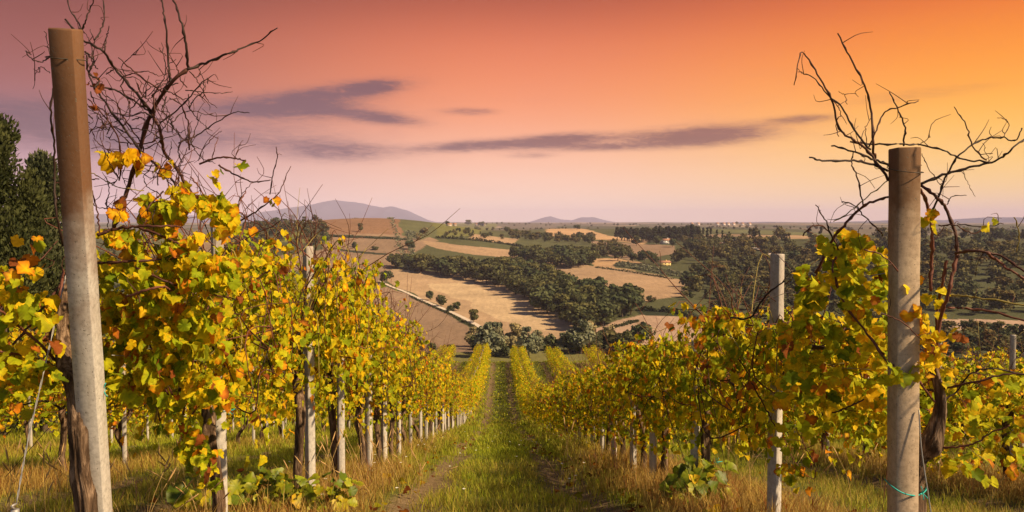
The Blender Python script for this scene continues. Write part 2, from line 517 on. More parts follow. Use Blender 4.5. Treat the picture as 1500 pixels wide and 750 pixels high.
def build_landscape():
    az = np.concatenate([np.linspace(-180, -46, 50)[:-1], np.linspace(-46, -36, 30)[:-1], np.linspace(-36, 36, 640), np.linspace(36, 46, 30)[1:], np.linspace(46, 180, 50)[1:-1]])
    ds = np.exp(np.concatenate([np.linspace(math.log(84), math.log(230), 40)[:-1], np.linspace(math.log(230), math.log(1700), 420)[:-1], np.linspace(math.log(1700), math.log(26000), 130)]))
    A, D = np.meshgrid(np.radians(az), ds)
    X, Y = D * np.sin(A), D * np.cos(A)
    Z = hz(X, Y)
    Z = np.where((Y < 60) & (D < 400), np.minimum(Z, -20), Z)
    col = np.empty(X.shape + (3,)); col[:] = BARE['scrub']
    w = smooth_noise(X / 20, Y / 20, 8) * 3.0
    side = (X < -150) | (X > 300)
    pt = smooth_noise(X / 90, Y / 110, 51)
    col[side & (pt > .2)] = np.array(BARE['mauve']) * .8
    col[side & (pt < -.35)] = np.array(BARE['olive'])
    far = D > 1500
    col[far] = np.array([.11, .095, .07])
    mix = (smooth_noise(X / 170, Y / 420, 21) > .15) & far
    col[mix] = np.array([.06, .065, .035])
    mix = (smooth_noise(X / 120, Y / 380, 25) > .55) & far
    col[mix] = np.array([.22, .17, .12])
    for name, poly in FIELDS:
        k = in_poly(X + w, Y + w, poly[:, :2])
        col[k] = np.array(BARE[name]) * .86 * np.array([1.0, 1.0, 1.04])
    # sown and worn patches inside the fields
    p = smooth_noise(X / 34, Y / 60, 31)
    col *= (1 + .10 * p)[..., None]
    n, m = X.shape
    i = np.arange(n - 1)[:, None] * m; j = np.arange(m)[None, :]; j2 = (j + 1) % m
    q = np.stack([i + j, i + j2, i + m + j2, i + m + j], -1).reshape(-1, 4)
    mt, T, out = new_mat('farmland')
    c = T.node('ShaderNodeVertexColor', layer_name='Col').outputs[0]
    pos = T.node('ShaderNodeNewGeometry').outputs['Position']
    n1 = T.noise(pos, .035, 6, .65); n2 = T.noise(pos, .35, 5, .7)
    mp = T.node('ShaderNodeMapping'); T.l.new(pos, mp.inputs[0]); mp.inputs['Scale'].default_value = (.9, .12, 0); mp.inputs['Rotation'].default_value = (0, 0, R(24))
    n3 = T.noise(mp.outputs[0], .5, 4, .6)
    f = T.m('ADD', T.m('MULTIPLY', n1, .55), T.m('ADD', T.m('MULTIPLY', n2, .4), T.m('MULTIPLY', n3, .42)))
    f = T.m('ADD', T.m('MULTIPLY', T.m('SUBTRACT', f, .685), 1.5), 1.0)
    c = T.mix(1.0, c, T.comb(f, f, f), 'MULTIPLY')
    T.l.new(principled(T, c, .95, .1, bump_n(T, n2, .6, 1.0)), out.inputs[0])
    kind(ob('hills', mesh_np('hills', np.stack([X, Y, Z], -1).reshape(-1, 3), [q[:, ::-1]], mt, col.reshape(-1, 3), True)), 'structure')


build_landscape()


def ridge(pts, dist, depth, name):
    """a far mountain: its crest at the given distance, falling away in front and behind"""
    px = np.array([p[0] for p in pts], float); py = np.array([p[1] for p in pts], float)
    xs = np.linspace(px[0], px[-1], 160)
    ys = np.interp(xs, px, py) + .5 * smooth_noise(xs / 6, xs * 0, 5) * np.minimum(1, np.minimum(xs - px[0], px[-1] - xs) / 20)
    crest = np.array([P(a, b, dist) for a, b in zip(xs, ys)])
    base = -16.0
    rows = []
    for k, t in enumerate(np.linspace(-1, 1, 25)):
        h = math.cos(t * math.pi / 2) ** 1.3 if abs(t) < 1 else 0
        r = crest.copy()
        spur = 1 + .22 * smooth_noise(crest[:, 0] / (dist * .012) + t, np.full(len(xs), t * 3.0), 9) * (1 - h)
        r[:, 1] += t * depth
        r[:, 2] = base + (crest[:, 2] - base) * h * np.clip(spur, .5, 1.0 if abs(t) < .01 else 1.15) if abs(t) > .01 else crest[:, 2]
        rows.append(r)
    v = np.concatenate(rows); n = len(xs)
    i = np.arange(24)[:, None] * n; j = np.arange(n - 1)[None, :]
    q = np.stack([i + j, i + j + 1, i + n + j + 1, i + n + j], -1).reshape(-1, 4)
    o = ob(name, mesh_np(name, v, [q], M_MOUNT, None, True)); kind(o, 'structure')


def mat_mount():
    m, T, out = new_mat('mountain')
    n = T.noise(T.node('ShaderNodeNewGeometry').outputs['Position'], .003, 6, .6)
    c = T.ramp(n, [(.35, (.035, .05, .10, 1)), (.7, (.06, .075, .13, 1))], 'LINEAR')  # bluish base colour: distance haze painted into the slopes
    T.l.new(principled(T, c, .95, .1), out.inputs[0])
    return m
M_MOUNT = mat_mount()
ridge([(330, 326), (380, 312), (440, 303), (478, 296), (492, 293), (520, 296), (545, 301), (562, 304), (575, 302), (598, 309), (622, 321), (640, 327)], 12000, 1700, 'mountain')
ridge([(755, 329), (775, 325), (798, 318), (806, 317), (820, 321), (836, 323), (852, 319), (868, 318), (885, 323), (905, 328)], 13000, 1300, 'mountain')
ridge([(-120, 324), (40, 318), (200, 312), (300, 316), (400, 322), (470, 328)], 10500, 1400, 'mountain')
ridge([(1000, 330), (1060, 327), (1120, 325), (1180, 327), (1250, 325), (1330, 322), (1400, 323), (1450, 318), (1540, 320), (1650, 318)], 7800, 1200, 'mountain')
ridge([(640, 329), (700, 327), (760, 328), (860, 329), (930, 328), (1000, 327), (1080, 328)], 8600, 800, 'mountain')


# farm track down the opposite slope
def draped(name, pix, width, mat, lift=.25, n=90):
    p = catmull(hits(pix), n)
    t = np.gradient(p[:, :2], axis=0); t /= np.linalg.norm(t, axis=1)[:, None]
    s = np.stack([-t[:, 1], t[:, 0]], -1)
    rows = []
    for k in (-.5, 0, .5):
        q = p[:, :2] + s * width * k
        rows.append(np.column_stack([q, hz(q[:, 0], q[:, 1]) + lift]))
    v = np.concatenate(rows)
    i = np.arange(n - 1); f = np.vstack([np.stack([a * n + i, a * n + i + 1, (a + 1) * n + i + 1, (a + 1) * n + i], -1) for a in (0, 1)])
    o = ob(name, mesh_np(name, v, [f], mat)); return kind(o, 'structure')
M_TRACK = mat_plain('pale_track', (.47, .40, .32), .95, .1, 0, .3, .3)
draped('path', [(556, 412), (575, 421), (600, 431), (650, 453), (690, 472), (716, 488), (740, 503)], 2.6, M_TRACK)
draped('path', [(1075, 352), (1100, 362), (1128, 372), (1112, 382), (1085, 392)], 4, M_TRACK, .6)


# ------------------------------------------------------------------ trees of the landscape
def leaf_cards(n, centres, radii, size, rs, col_a, col_b, squash=.85):
    """n small leaf clumps (quads) in lobes; returns verts, faces, colours"""
    k = rs.randint(len(centres), size=n)
    d = rs.normal(size=(n, 3)); d /= np.linalg.norm(d, axis=1)[:, None]
    r = rs.rand(n) ** .38
    p = centres[k] + d * (radii[k] * r)[:, None] * np.array([1, 1, squash])
    nrm = d + rs.normal(size=(n, 3)) * .55 + np.array([0, 0, .25]); nrm /= np.linalg.norm(nrm, axis=1)[:, None]
    a = np.cross(nrm, rs.normal(size=(n, 3))); a /= np.linalg.norm(a, axis=1)[:, None] + 1e-9
    b = np.cross(nrm, a)
    s = size * (.55 + .9 * rs.rand(n))
    q = np.stack([p - a * s[:, None] * .5 - b * s[:, None] * .35, p + a * s[:, None] * .5 - b * s[:, None] * .5,
                  p + a * s[:, None] * .35 + b * s[:, None] * .5 + nrm * s[:, None] * .2, p - a * s[:, None] * .5 + b * s[:, None] * .4], 1)
    t = rs.rand(len(centres))[k] * .6 + rs.rand(n) * .4
    c = np.asarray(col_a) * (1 - t[:, None]) + np.asarray(col_b) * t[:, None]
    return q.reshape(-1, 3), [np.arange(n * 4).reshape(-1, 4)], np.repeat(c, 4, 0)


def crown_lobes(rs, h, w, base=.28, n=9, conical=0.0):
    c = []; r = []
    for _ in range(n):
        t = rs.rand()
        z = h * (base + (1 - base) * (.12 + .78 * t))
        env = w * .5 * (1 - conical * t) * (math.sin(math.pi * (.16 + .78 * t)) ** .6)
        a = rs.rand() * 6.28; q = env * rs.rand() ** .5 * .68
        c.append((q * math.cos(a), q * math.sin(a), z)); r.append(max(.07 * h, env * (.42 + .25 * rs.rand())))
    return np.array(c), np.array(r)


def tree_proto(kind_, seed, nleaf):
    """meshes of one tree one metre... at real size: trunk and crown"""
    rs = np.random.RandomState(seed)
    if kind_ == 'oak': h, w, ca, cb, base, cone, size, lobes = 11, 11, (.022, .034, .016), (.085, .10, .04), .2, .0, 1.0, 12
    elif kind_ == 'bush': h, w, ca, cb, base, cone, size, lobes = 5, 6.5, (.028, .038, .018), (.095, .105, .045), .02, .0, .65, 9
    elif kind_ == 'willow': h, w, ca, cb, base, cone, size, lobes = 11, 9.5, (.10, .115, .07), (.20, .20, .115), .18, .15, .75, 14
    elif kind_ == 'pine': h, w, ca, cb, base, cone, size, lobes = 18, 8, (.012, .02, .010), (.04, .052, .022), .1, .55, 1.2, 12
    elif kind_ == 'cypress': h, w, ca, cb, base, cone, size, lobes = 14, 3.4, (.010, .017, .009), (.03, .04, .018), .03, .5, .8, 10
    elif kind_ == 'olive': h, w, ca, cb, base, cone, size, lobes = 5.5, 5.5, (.085, .095, .06), (.17, .17, .105), .15, .0, .5, 10
    else: h, w, ca, cb, base, cone, size, lobes = 8, 7, (.17, .15, .02), (.32, .26, .03), .15, .1, .7, 9
    warm = np.array([1 + .75 * ((seed * 7919) % 5) / 5, 1 + .3 * ((seed * 104729) % 5) / 5, 1.0]); ca, cb = np.array(ca) * warm, np.array(cb) * warm
    c, r = crown_lobes(rs, h, w, base, lobes, cone)
    crown = Acc(); crown.add(*leaf_cards(nleaf, c, r, size, rs, ca, cb)[:2], col=None)
    v, f, col = leaf_cards(nleaf, c, r, size, np.random.RandomState(seed + 1), ca, cb)
    crown = mesh_np(kind_ + '_crown', v, f, M_TREELEAF, col)
    tr = Acc()
    bend = rs.normal(size=2) * .3
    pts = catmull([(0, 0, -.6), (bend[0] * .3, bend[1] * .3, h * .2), (bend[0], bend[1], h * .45), (bend[0] * 1.2, bend[1], h * .8)], 9)
    tr.add(*tube(pts, np.linspace(h * .026, h * .006, 9), 6))
    for i in range(min(6, lobes)):
        p0 = pts[3 + i % 4]
        tr.add(*tube(catmull([p0, (p0 + c[i]) / 2 + np.array([0, 0, -.3]), c[i]], 5), np.linspace(h * .010, h * .003, 5), 4))
    return tr.mesh(kind_ + '_trunk', M_WOOD, True), crown, h


PROTO = {}
for kd, n, k in (('oak', 5, 900), ('bush', 4, 500), ('willow', 3, 1500), ('pine', 3, 800), ('cypress', 2, 500), ('olive', 2, 700), ('yellow', 1, 400)):
    PROTO[kd] = [tree_proto(kd, 40 + 7 * i + len(kd), k) for i in range(n)]
NAME = {'oak': 'oak_tree', 'bush': 'bush', 'willow': 'willow_tree', 'pine': 'pine_tree', 'cypress': 'cypress_tree', 'olive': 'olive_tree', 'yellow': 'poplar_tree'}
CAT = {'bush': 'bush'}
rng = np.random.RandomState(4)
random.seed(4)


def tree_at(kd, p, height, label, group=None, wide=1.0, turn=None):
    tm, cm, h = PROTO[kd][rng.randint(len(PROTO[kd]))]
    s = height / h
    o = thing(NAME[kd], label, CAT.get(kd, 'tree'), (p[0], p[1], float(hz(p[0], p[1]))), rng.rand() * 6.28, group)
    o.scale = (s * wide, s * wide, s)
    ob('trunk', tm, o); ob('crown', cm, o)
    return o


def scatter(poly, gap, tries=6000, far=1e9):
    w = hits(poly)[:, :2]
    lo, hi = w.min(0), w.max(0)
    out = []
    for _ in range(tries):
        q = lo + rng.rand(2) * (hi - lo)
        if not in_poly(q[0], q[1], w): continue
        g = gap * (.8 + .5 * rng.rand())
        if all((q[0] - o[0]) ** 2 + (q[1] - o[1]) ** 2 > g * g for o in out): out.append(q)
    out.sort(key=lambda q: q[1])
    return out


def th_px(py_h, p):
    return py_h / F * p[1]                     # metres that measure so many photo pixels at a place


# the wooded gully that winds between the tan fields
for q in scatter([(576, 394), (585, 378), (612, 366), (650, 374), (705, 384), (750, 386), (800, 412), (850, 438), (905, 448), (932, 450), (925, 462), (860, 486), (842, 486), (795, 462), (748, 428), (702, 412), (640, 404)], 9.0)[:110]:
    tree_at('oak', q, 9.5 + 5 * rng.rand(), 'dark rounded oak packed into the wooded gully between tan fields', 'oaks of the wooded gully', 1.22)
for q in scatter([(738, 372), (770, 366), (800, 370), (866, 384), (860, 392), (812, 394), (748, 378)], 11)[:34]:
    tree_at('oak', q, 10 + 5 * rng.rand(), 'dark oak in the short wood on the slope above the gully', 'oaks of the upper wood', 1.25)
for q in scatter([(886, 350), (905, 342), (960, 342), (1008, 346), (1026, 352), (960, 356)], 11)[:75]:
    tree_at('pine', q, th_px(18 + 6 * rng.rand(), q), 'dark conifer in the dense plantation on the ridge line', 'conifers of the ridge plantation', 1.25)
for px, hpx in ((1030, 20), (1036, 22), (1041, 20), (1050, 17), (1058, 17), (1068, 15), (1098, 18), (1104, 20), (1112, 17)):
    q = hit(px, 352); tree_at('cypress', q, th_px(hpx, q), 'slim dark cypress standing beside the conifer plantation', 'cypresses on the ridge')
# single trees on the opposite slope
singles = [
    ('oak', 566, 416, 20, 'lone round tree at the top of the pale hillside track', .95),
    ('oak', 631, 440, 15, 'small round tree topmost of the row along the hillside track', 1.1),
    ('oak', 646, 449, 17, 'dark round tree second down the row along the hillside track', 1.1),
    ('bush', 659, 456, 10, 'low dark bush between trees of the hillside track row', 1.3),
    ('oak', 671, 455, 14, 'spreading small tree mid row along the hillside track', 1.2),
    ('oak', 694, 473, 20, 'round dark tree lowest of the row along the hillside track', 1.0),
    ('willow', 692, 508, 32, 'thin grey green tree at the foot of the hillside track', .95),
    ('willow', 718, 508, 38, 'tall grey green willow where the hillside track ends', .9),
    ('willow', 754, 509, 38, 'broad grey green willow standing alone below the bright field', 1.05),
    ('willow', 786, 512, 30, 'pale willow growing beside the dark shrub line', .9),
    ('willow', 850, 496, 28, 'slender pale tree at the lower tip of the wooded gully', .55),
    ('oak', 528, 340, 13, 'small dark tree on the hedge below the red brown field', .8),
    ('bush', 520, 362, 9, 'faint bush on the brown field strip', .9),
    ('bush', 548, 366, 6, 'low flat bush on the grass strip across the brown field', 2.0),
    ('oak', 428, 322, 14, 'dark round tree on the crest beside the mountain', 1.0),
    ('oak', 520, 318, 9, 'small clump tree on top of the red brown field', 1.6),
    ('oak', 600, 366, 14, 'dark tree leading the wooded gully at its upper end', 1.2),
    ('oak', 905, 382, 22, 'round dark tree at the head of the olive rows', 1.1),
    ('oak', 927, 384, 15, 'smaller round tree second beside the olive rows', 1.1),
    ('oak', 944, 386, 20, 'dark tree third beside the olive rows', 1.1),
    ('oak', 957, 387, 17, 'dark tree fourth beside the olive rows next to yellow house', 1.1),
    ('oak', 932, 360, 15, 'lone round tree on the mauve field below the conifers', 1.1),
    ('oak', 962, 358, 14, 'dark tree crowding the west side of the white house', 1.2),
    ('oak', 985, 362, 13, 'dark tree crowding the east side of the white house', 1.1),
    ('yellow', 1028, 364, 9, 'small yellow tree behind the olive rows near pale cottage', .8),
    ('yellow', 1041, 366, 9, 'small yellow tree closest to the pale cottage', 1.0),
    ('bush', 953, 442, 9, 'single dark bush at the upper end of the pink field', 1.3),
    ('oak', 742, 340, 8, 'tiny round tree on the far green ridge', 1.3),
    ('oak', 686, 330, 8, 'tiny tree on the skyline above the green field', 1.8),
    ('oak', 706, 332, 8, 'second tiny tree on the skyline above the green field', 1.8),
    ('oak', 845, 337, 8, 'tiny dark tree beyond the orange field', 1.3),
    ('willow', 612, 352, 12, 'bushy pale green tree on the end of the olive hedge', .9),
    ('olive', 622, 346, 13, 'dusty green tree beside the green ridge field', 1.2),
    ('bush', 478, 352, 14, 'dark bush beside the brown slope', 1.2),
]
for kd, px, py, hp, lab, wd in singles:
    q = hit(px, py); tree_at(kd, q, th_px(hp, q), lab, None, wd)
for i in range(34):
    t = rng.rand(); px = 696 + 250 * t; py = 512 + 14 * rng.rand() - 4 * t
    q = hit(px, py); kd = ('willow' if rng.rand() < .6 - .5 * t else 'bush' if rng.rand() < .6 else 'oak')
    tree_at(kd, q, th_px((22 + 24 * rng.rand()) * (1.15 if kd != 'bush' else .75), q), {'willow': 'grey green sapling in the thicket just beyond the end of the vineyard', 'bush': 'dark bush in the thicket just beyond the end of the vineyard', 'oak': 'dark small tree in the thicket just beyond the end of the vineyard'}[kd], 'shrubs of the valley thicket', 1.0)
for px, py, hp in ((592, 512, 28), (606, 510, 20), (616, 516, 18), (634, 518, 17), (660, 520, 16)):
    q = hit(px, py); tree_at('oak', q, th_px(hp, q), 'dark shrub at the bottom of the brown slope', 'shrubs under the brown slope', 1.1)


def wood_mass(name, regions, label):
    """a far wood nobody could count: one object"""
    V, Fc, C, n0 = [], [], [], 0
    pr = PROTO['oak'] + PROTO['pine'][:1]
    data = []
    for tm, cm, h in pr:
        v = np.empty(len(cm.vertices) * 3, np.float32); cm.vertices.foreach_get('co', v)
        c = np.empty(len(cm.vertices) * 4, np.float32); cm.color_attributes['Col'].data.foreach_get('color', c)
        v = v.reshape(-1, 4, 3)[::2].reshape(-1, 3); c = c.reshape(-1, 4, 4)[::2].reshape(-1, 4)[:, :3]
        data.append((v, c, h))
    for poly, gap, h0, h1, cap in regions:
        for q in scatter(poly, gap, 5000)[:cap]:
            v, c, h = data[rng.randint(len(data))]
            s = (h0 + (h1 - h0) * rng.rand()) / h; a = rng.rand() * 6.28
            wv = v * s * np.array([1.15, 1.15, 1]); ca, sa = math.cos(a), math.sin(a)
            wv = np.stack([wv[:, 0] * ca - wv[:, 1] * sa, wv[:, 0] * sa + wv[:, 1] * ca, wv[:, 2]], -1) + np.array([q[0], q[1], float(hz(*q)) - .4])
            V.append(wv); C.append(c * (.75 + .6 * rng.rand()) * np.array([1 + .35 * rng.rand(), 1, 1])); Fc.append(np.arange(len(wv)).reshape(-1, 4) + n0); n0 += len(wv)
    o = ob(name, mesh_np(name, np.concatenate(V), [np.concatenate(Fc)], M_TREELEAF, np.concatenate(C)))
    o['label'] = label; return kind(o, 'stuff')


wood_mass('woodland', [
    ([(1010, 432), (1005, 412), (1040, 392), (1120, 392), (1220, 404), (1300, 425), (1560, 436), (1560, 462), (1380, 462), (1240, 450), (1150, 440), (1060, 440)], 12, 8, 13, 330),
    ([(985, 388), (1010, 366), (1090, 362), (1240, 366), (1560, 368), (1560, 430), (1300, 415), (1130, 388), (1040, 388)], 17, 9, 14, 420),
    ([(1380, 488), (1560, 494), (1560, 540), (1340, 520)], 7, 5, 8, 120),
    ([(1000, 436), (1120, 440), (1240, 452), (1340, 470), (1330, 520), (1180, 500), (1060, 462)], 11, 4, 9, 140),
    ([(1100, 348), (1300, 348), (1560, 345), (1560, 362), (1200, 358), (1120, 356)], 30, 10, 15, 160),
], 'dark mixed woodland covering the hills behind the upright post')
wood_mass('woodland', [
    ([(340, 372), (350, 336), (410, 331), (474, 333), (478, 352), (455, 362)], 13, 7, 11, 140),
    ([(320, 330), (330, 324), (470, 322), (470, 328)], 18, 6, 9, 60),
    ([(-200, 480), (-200, 360), (300, 345), (400, 372), (420, 440), (330, 500)], 16, 6, 11, 220),
], 'dark woodland on the crest beyond the tall leaning post')
wood_mass('scattered_trees', [
    ([(640, 344), (690, 338), (760, 346), (760, 352), (650, 348)], 16, 4, 7, 22),
    ([(745, 345), (800, 341), (870, 350), (865, 358), (760, 352)], 16, 7, 10, 60),
    ([(870, 366), (900, 362), (925, 378), (868, 380)], 13, 7, 10, 30),
    ([(1000, 352), (1040, 352), (1100, 356), (1100, 366), (1005, 366)], 18, 7, 11, 60),
    ([(640, 331), (820, 331), (885, 335), (830, 337), (700, 335)], 70, 4, 7, 40),
    ([(900, 331), (1080, 330), (1300, 331), (1560, 331), (1560, 338), (1100, 337)], 70, 5, 9, 120),
    ([(700, 328.3), (1100, 328.3), (1100, 330), (700, 330)], 110, 7, 12, 90),
], 'scattered trees and hedges across the far ridges')


# hedges that edge the fields: each one strip of foliage
def hedge(pix, height, label, dark=True, width=2.0):
    p = catmull(hits(pix), 80)
    L = np.linalg.norm(np.diff(p, axis=0), axis=1).sum(); n = int(min(5200, max(1000, L * 9)))
    t = rng.rand(n) * 79; i = t.astype(int); i = np.minimum(i, 78); u = (t - i)[:, None]
    c = p[i] * (1 - u) + p[i + 1] * u
    lump = .7 + .4 * smooth_noise(t / 2.5, t * 0, 4)
    c = c + np.column_stack([rng.normal(size=n) * width * .35, rng.normal(size=n) * width * .35, np.zeros(n)])
    c[:, 2] = hz(c[:, 0], c[:, 1]) + height * rng.rand(n) * lump
    ca, cb = ((.022, .03, .013), (.065, .072, .028)) if dark else ((.10, .11, .065), (.19, .19, .11))
    v, f, col = leaf_cards(n, c, np.full(n, .3), max(.6, height * .34), np.random.RandomState(3), ca, cb)
    # leaf_cards picks lobes at random: every clump of the strip is a lobe
    return tag(ob('hedgerow', mesh_np('hedgerow', v, f, M_TREELEAF, col)), label, 'hedge')


hedge([(638, 349), (690, 352), (740, 358), (775, 364)], 3.5, 'long dark hedge under the green ridge field')
hedge([(548, 319), (575, 326), (600, 340), (612, 350)], 3.6, 'dusty olive hedge running down the ridge field edge', False, 5)
hedge([(560, 316), (640, 320), (735, 327)], 2.5, 'thin yellow green hedge along the skyline of the left ridge'.replace('left ', 'brown '), False)
hedge([(474, 347), (530, 349), (596, 352)], 2.2, 'thin dark hedge across the brown slope')
hedge([(872, 392), (930, 400), (985, 409)], 1.6, 'low dark hedge beneath the olive rows')
hedge([(935, 455), (985, 458), (1020, 468)], 2.5, 'dark hedge along the top of the pink field')
hedge([(868, 494), (895, 482), (935, 470)], 1.5, 'low hedge curving round the mound of the pink field')
hedge([(600, 434), (650, 457), (700, 483), (722, 498)], 1.0, 'thin dark ditch growth beside the pale hillside track', True, 1.2)
for a, b, lab in (((905, 386), (998, 402), 'upper'), ((900, 389), (992, 405), 'lower')):
    hedge([a, ((a[0] + b[0]) / 2, (a[1] + b[1]) / 2 - .5), b], 3.0, f'{lab} row of silvery olives planted in front of the yellow house', False, 2.5)


# houses
def house(px, py, wpx, hpx, turn, wall_c, label, wings=0):
    q = hit(px, py); w = wpx / F * q[1]; h = hpx / F * q[1]; d = w * .62
    o = thing('farmhouse', label, 'house', (q[0], q[1], q[2] - .4), turn)
    mw = mat_plain('plaster', wall_c, .9, .2, 0, .8, .12)
    a = Acc(); a.add(*box(-w / 2, w / 2, -d / 2, d / 2, 0, h * .68))
    a.add(np.array([[-w / 2, -d / 2, h * .68], [-w / 2, d / 2, h * .68], [-w / 2, 0, h * .97], [w / 2, -d / 2, h * .68], [w / 2, d / 2, h * .68], [w / 2, 0, h * .97]]), [np.array([[0, 2, 1], [3, 4, 5]])])
    ob('wall', a.mesh('wall', mw), o)
    mr = M_ROOF; e = w * .04
    a = Acc()
    for s in (-1, 1):
        v = np.array([[-w / 2 - e, s * (d / 2 + e), h * .66], [w / 2 + e, s * (d / 2 + e), h * .66], [w / 2 + e, 0, h], [-w / 2 - e, 0, h]])
        v2 = v + np.array([0, 0, h * .04])
        a.add(np.vstack([v, v2]), [np.array([[0, 1, 2, 3], [7, 6, 5, 4], [0, 4, 5, 1], [1, 5, 6, 2], [3, 2, 6, 7], [0, 3, 7, 4]])])
    rf = ob('roof', a.mesh('roof', mr), o)
    a = Acc(); a.add(*box(w * .18, w * .26, -d * .12, d * .02, h * .85, h * 1.12)); ob('chimney', a.mesh('chimney', mw), rf)
    for k in range(3):
        for z in (.12, .42):
            x = (-.33 + .33 * k) * w
            nm = 'door' if (k == 1 and z < .2) else 'window'
            z0 = 0 if nm == 'door' else z * h
            a = Acc(); a.add(*box(x - w * .05, x + w * .05, -d / 2 - .06, -d / 2 + .02, z0, z * h + h * .16)); ob(nm, a.mesh(nm, M_SHUT), o)
    return o
M_ROOF = mat_plain('clay_tiles', (.30, .155, .09), .9, .2, 0, 1.5, .3)
M_SHUT = mat_plain('dark_window', (.05, .04, .03), .4, .4)
house(975, 357, 15, 8, .5, (.72, .70, .66), 'white farmhouse among dark trees below the conifer plantation')
house(972, 389, 18, 8, .35, (.68, .50, .20), 'sunlit yellow farmhouse at the end of the olive rows')
house(1056, 361, 11, 6, .3, (.62, .52, .42), 'pale cottage beside the yellow trees')
house(1026, 393, 10, 4, .2, (.45, .43, .42), 'low grey shed among dark trees behind the yellow house')
for px, py, w in ((658, 326, 7), (666, 326, 5), (699, 329, 6), (708, 329, 5)):
    house(px, 331.5, w, 5, rng.rand() * .6, (.55, .45, .36), 'tiny far village house on the skyline', 0)['group'] = 'village houses on the skyline'
for px in (1050, 1059, 1066, 1074, 1085, 1096, 1012, 1022):
    house(px + rng.rand() * 3, 330.4, 4.5, 4.5, rng.rand() * .6, (.6, .52, .46), 'tiny house of the far hilltop town', 0)['group'] = 'houses of the far hilltop town'


# ------------------------------------------------------------------ the vineyard slope
def build_ground():
    xs = np.concatenate([np.linspace(-70, -13, 40)[:-1], np.linspace(-13, 13, 261), np.linspace(13, 70, 40)[1:]])
    ys = np.concatenate([np.linspace(-25, 3, 30)[:-1], np.linspace(3, 20, 150)[:-1], np.linspace(20, 92, 180)])
    X, Y = np.meshgrid(xs, ys)
    Z = gz(X, Y)
    fine = (np.abs(X) < 13) & (Y < 25)
    Z += np.where(fine, .012 * smooth_noise(X * 6, Y * 6, 13), 0)
    lat = np.abs((X + 1.5) % 3.0 - 1.5)
    Z -= .05 * np.exp(-((lat - .62) / .16) ** 2) * (np.abs(X) < 11)
    edge = np.maximum(np.clip((np.abs(X) - 55) / 15, 0, 1), np.clip((Y - 80) / 12, 0, 1))
    Z -= 14 * edge ** 1.5
    n, m = X.shape
    i = np.arange(n - 1)[:, None] * m; j = np.arange(m - 1)[None, :]
    q = np.stack([i + j, i + j + 1, i + m + j + 1, i + m + j], -1).reshape(-1, 4)
    mt, T, out = new_mat('vineyard_soil')
    pos = T.node('ShaderNodeNewGeometry').outputs['Position']
    sx = T.node('ShaderNodeSeparateXYZ'); T.l.new(pos, sx.inputs[0])
    n1 = T.noise(pos, 1.3, 5, .65); n2 = T.noise(pos, 14, 5, .7); n3 = T.noise(pos, 55, 3, .6)
    lat = T.m('ABSOLUTE', T.m('SUBTRACT', T.m('FLOORED_MODULO', T.m('ADD', sx.outputs[0], 1.5), 3.0), 1.5))
    lat = T.m('ADD', lat, T.m('MULTIPLY', T.m('SUBTRACT', n1, .5), .5))
    wheel = T.m('MULTIPLY', T.sstep(T.m('ABSOLUTE', T.m('SUBTRACT', lat, .62)), .30, .12), .9)
    soil = T.ramp(n2, [(.3, (.085, .048, .03, 1)), (.55, (.185, .115, .075, 1)), (.75, (.28, .19, .13, 1))], 'LINEAR')
    soil = T.mix(T.sstep(n3, .62, .7), soil, (.34, .25, .19, 1))
    sward = T.ramp(n2, [(.3, (.05, .06, .014, 1)), (.55, (.10, .11, .02, 1)), (.75, (.17, .14, .04, 1))], 'LINEAR')
    straw = T.ramp(n2, [(.3, (.10, .06, .025, 1)), (.7, (.24, .155, .06, 1))], 'LINEAR')
    c = T.mix(T.sstep(lat, .85, 1.25), sward, straw)
    c = T.mix(T.m('MULTIPLY', wheel, .8), c, soil)
    T.l.new(principled(T, c, .95, .1, bump_n(T, T.m('ADD', n2, T.m('MULTIPLY', n3, .5)), .7, .03)), out.inputs[0])
    kind(ob('ground', mesh_np('ground', np.stack([X, Y, Z], -1).reshape(-1, 3), [q], mt, None, True)), 'structure')


build_ground()


# ------------------------------------------------------------------ grape leaves and vines
_h = [(.0, .05), (.12, -.12), (.30, -.12), (.46, .02), (.47, .15), (.60, .28), (.57, .46), (.46, .50), (.42, .63), (.28, .79), (.13, .86), (.0, .97)]
L0 = np.array([(0, .30)] + _h + [(-u, v) for u, v in _h[-2:0:-1]])
_h1 = [(.0, .02), (.3, -.11), (.47, .1), (.57, .38), (.33, .62), (0, 1.0)]
L1 = np.array([(0, .30)] + _h1 + [(-u, v) for u, v in _h1[-2:0:-1]])
_h2 = [(.0, -.04), (.5, .22), (0, 1.0), (-.5, .22)]


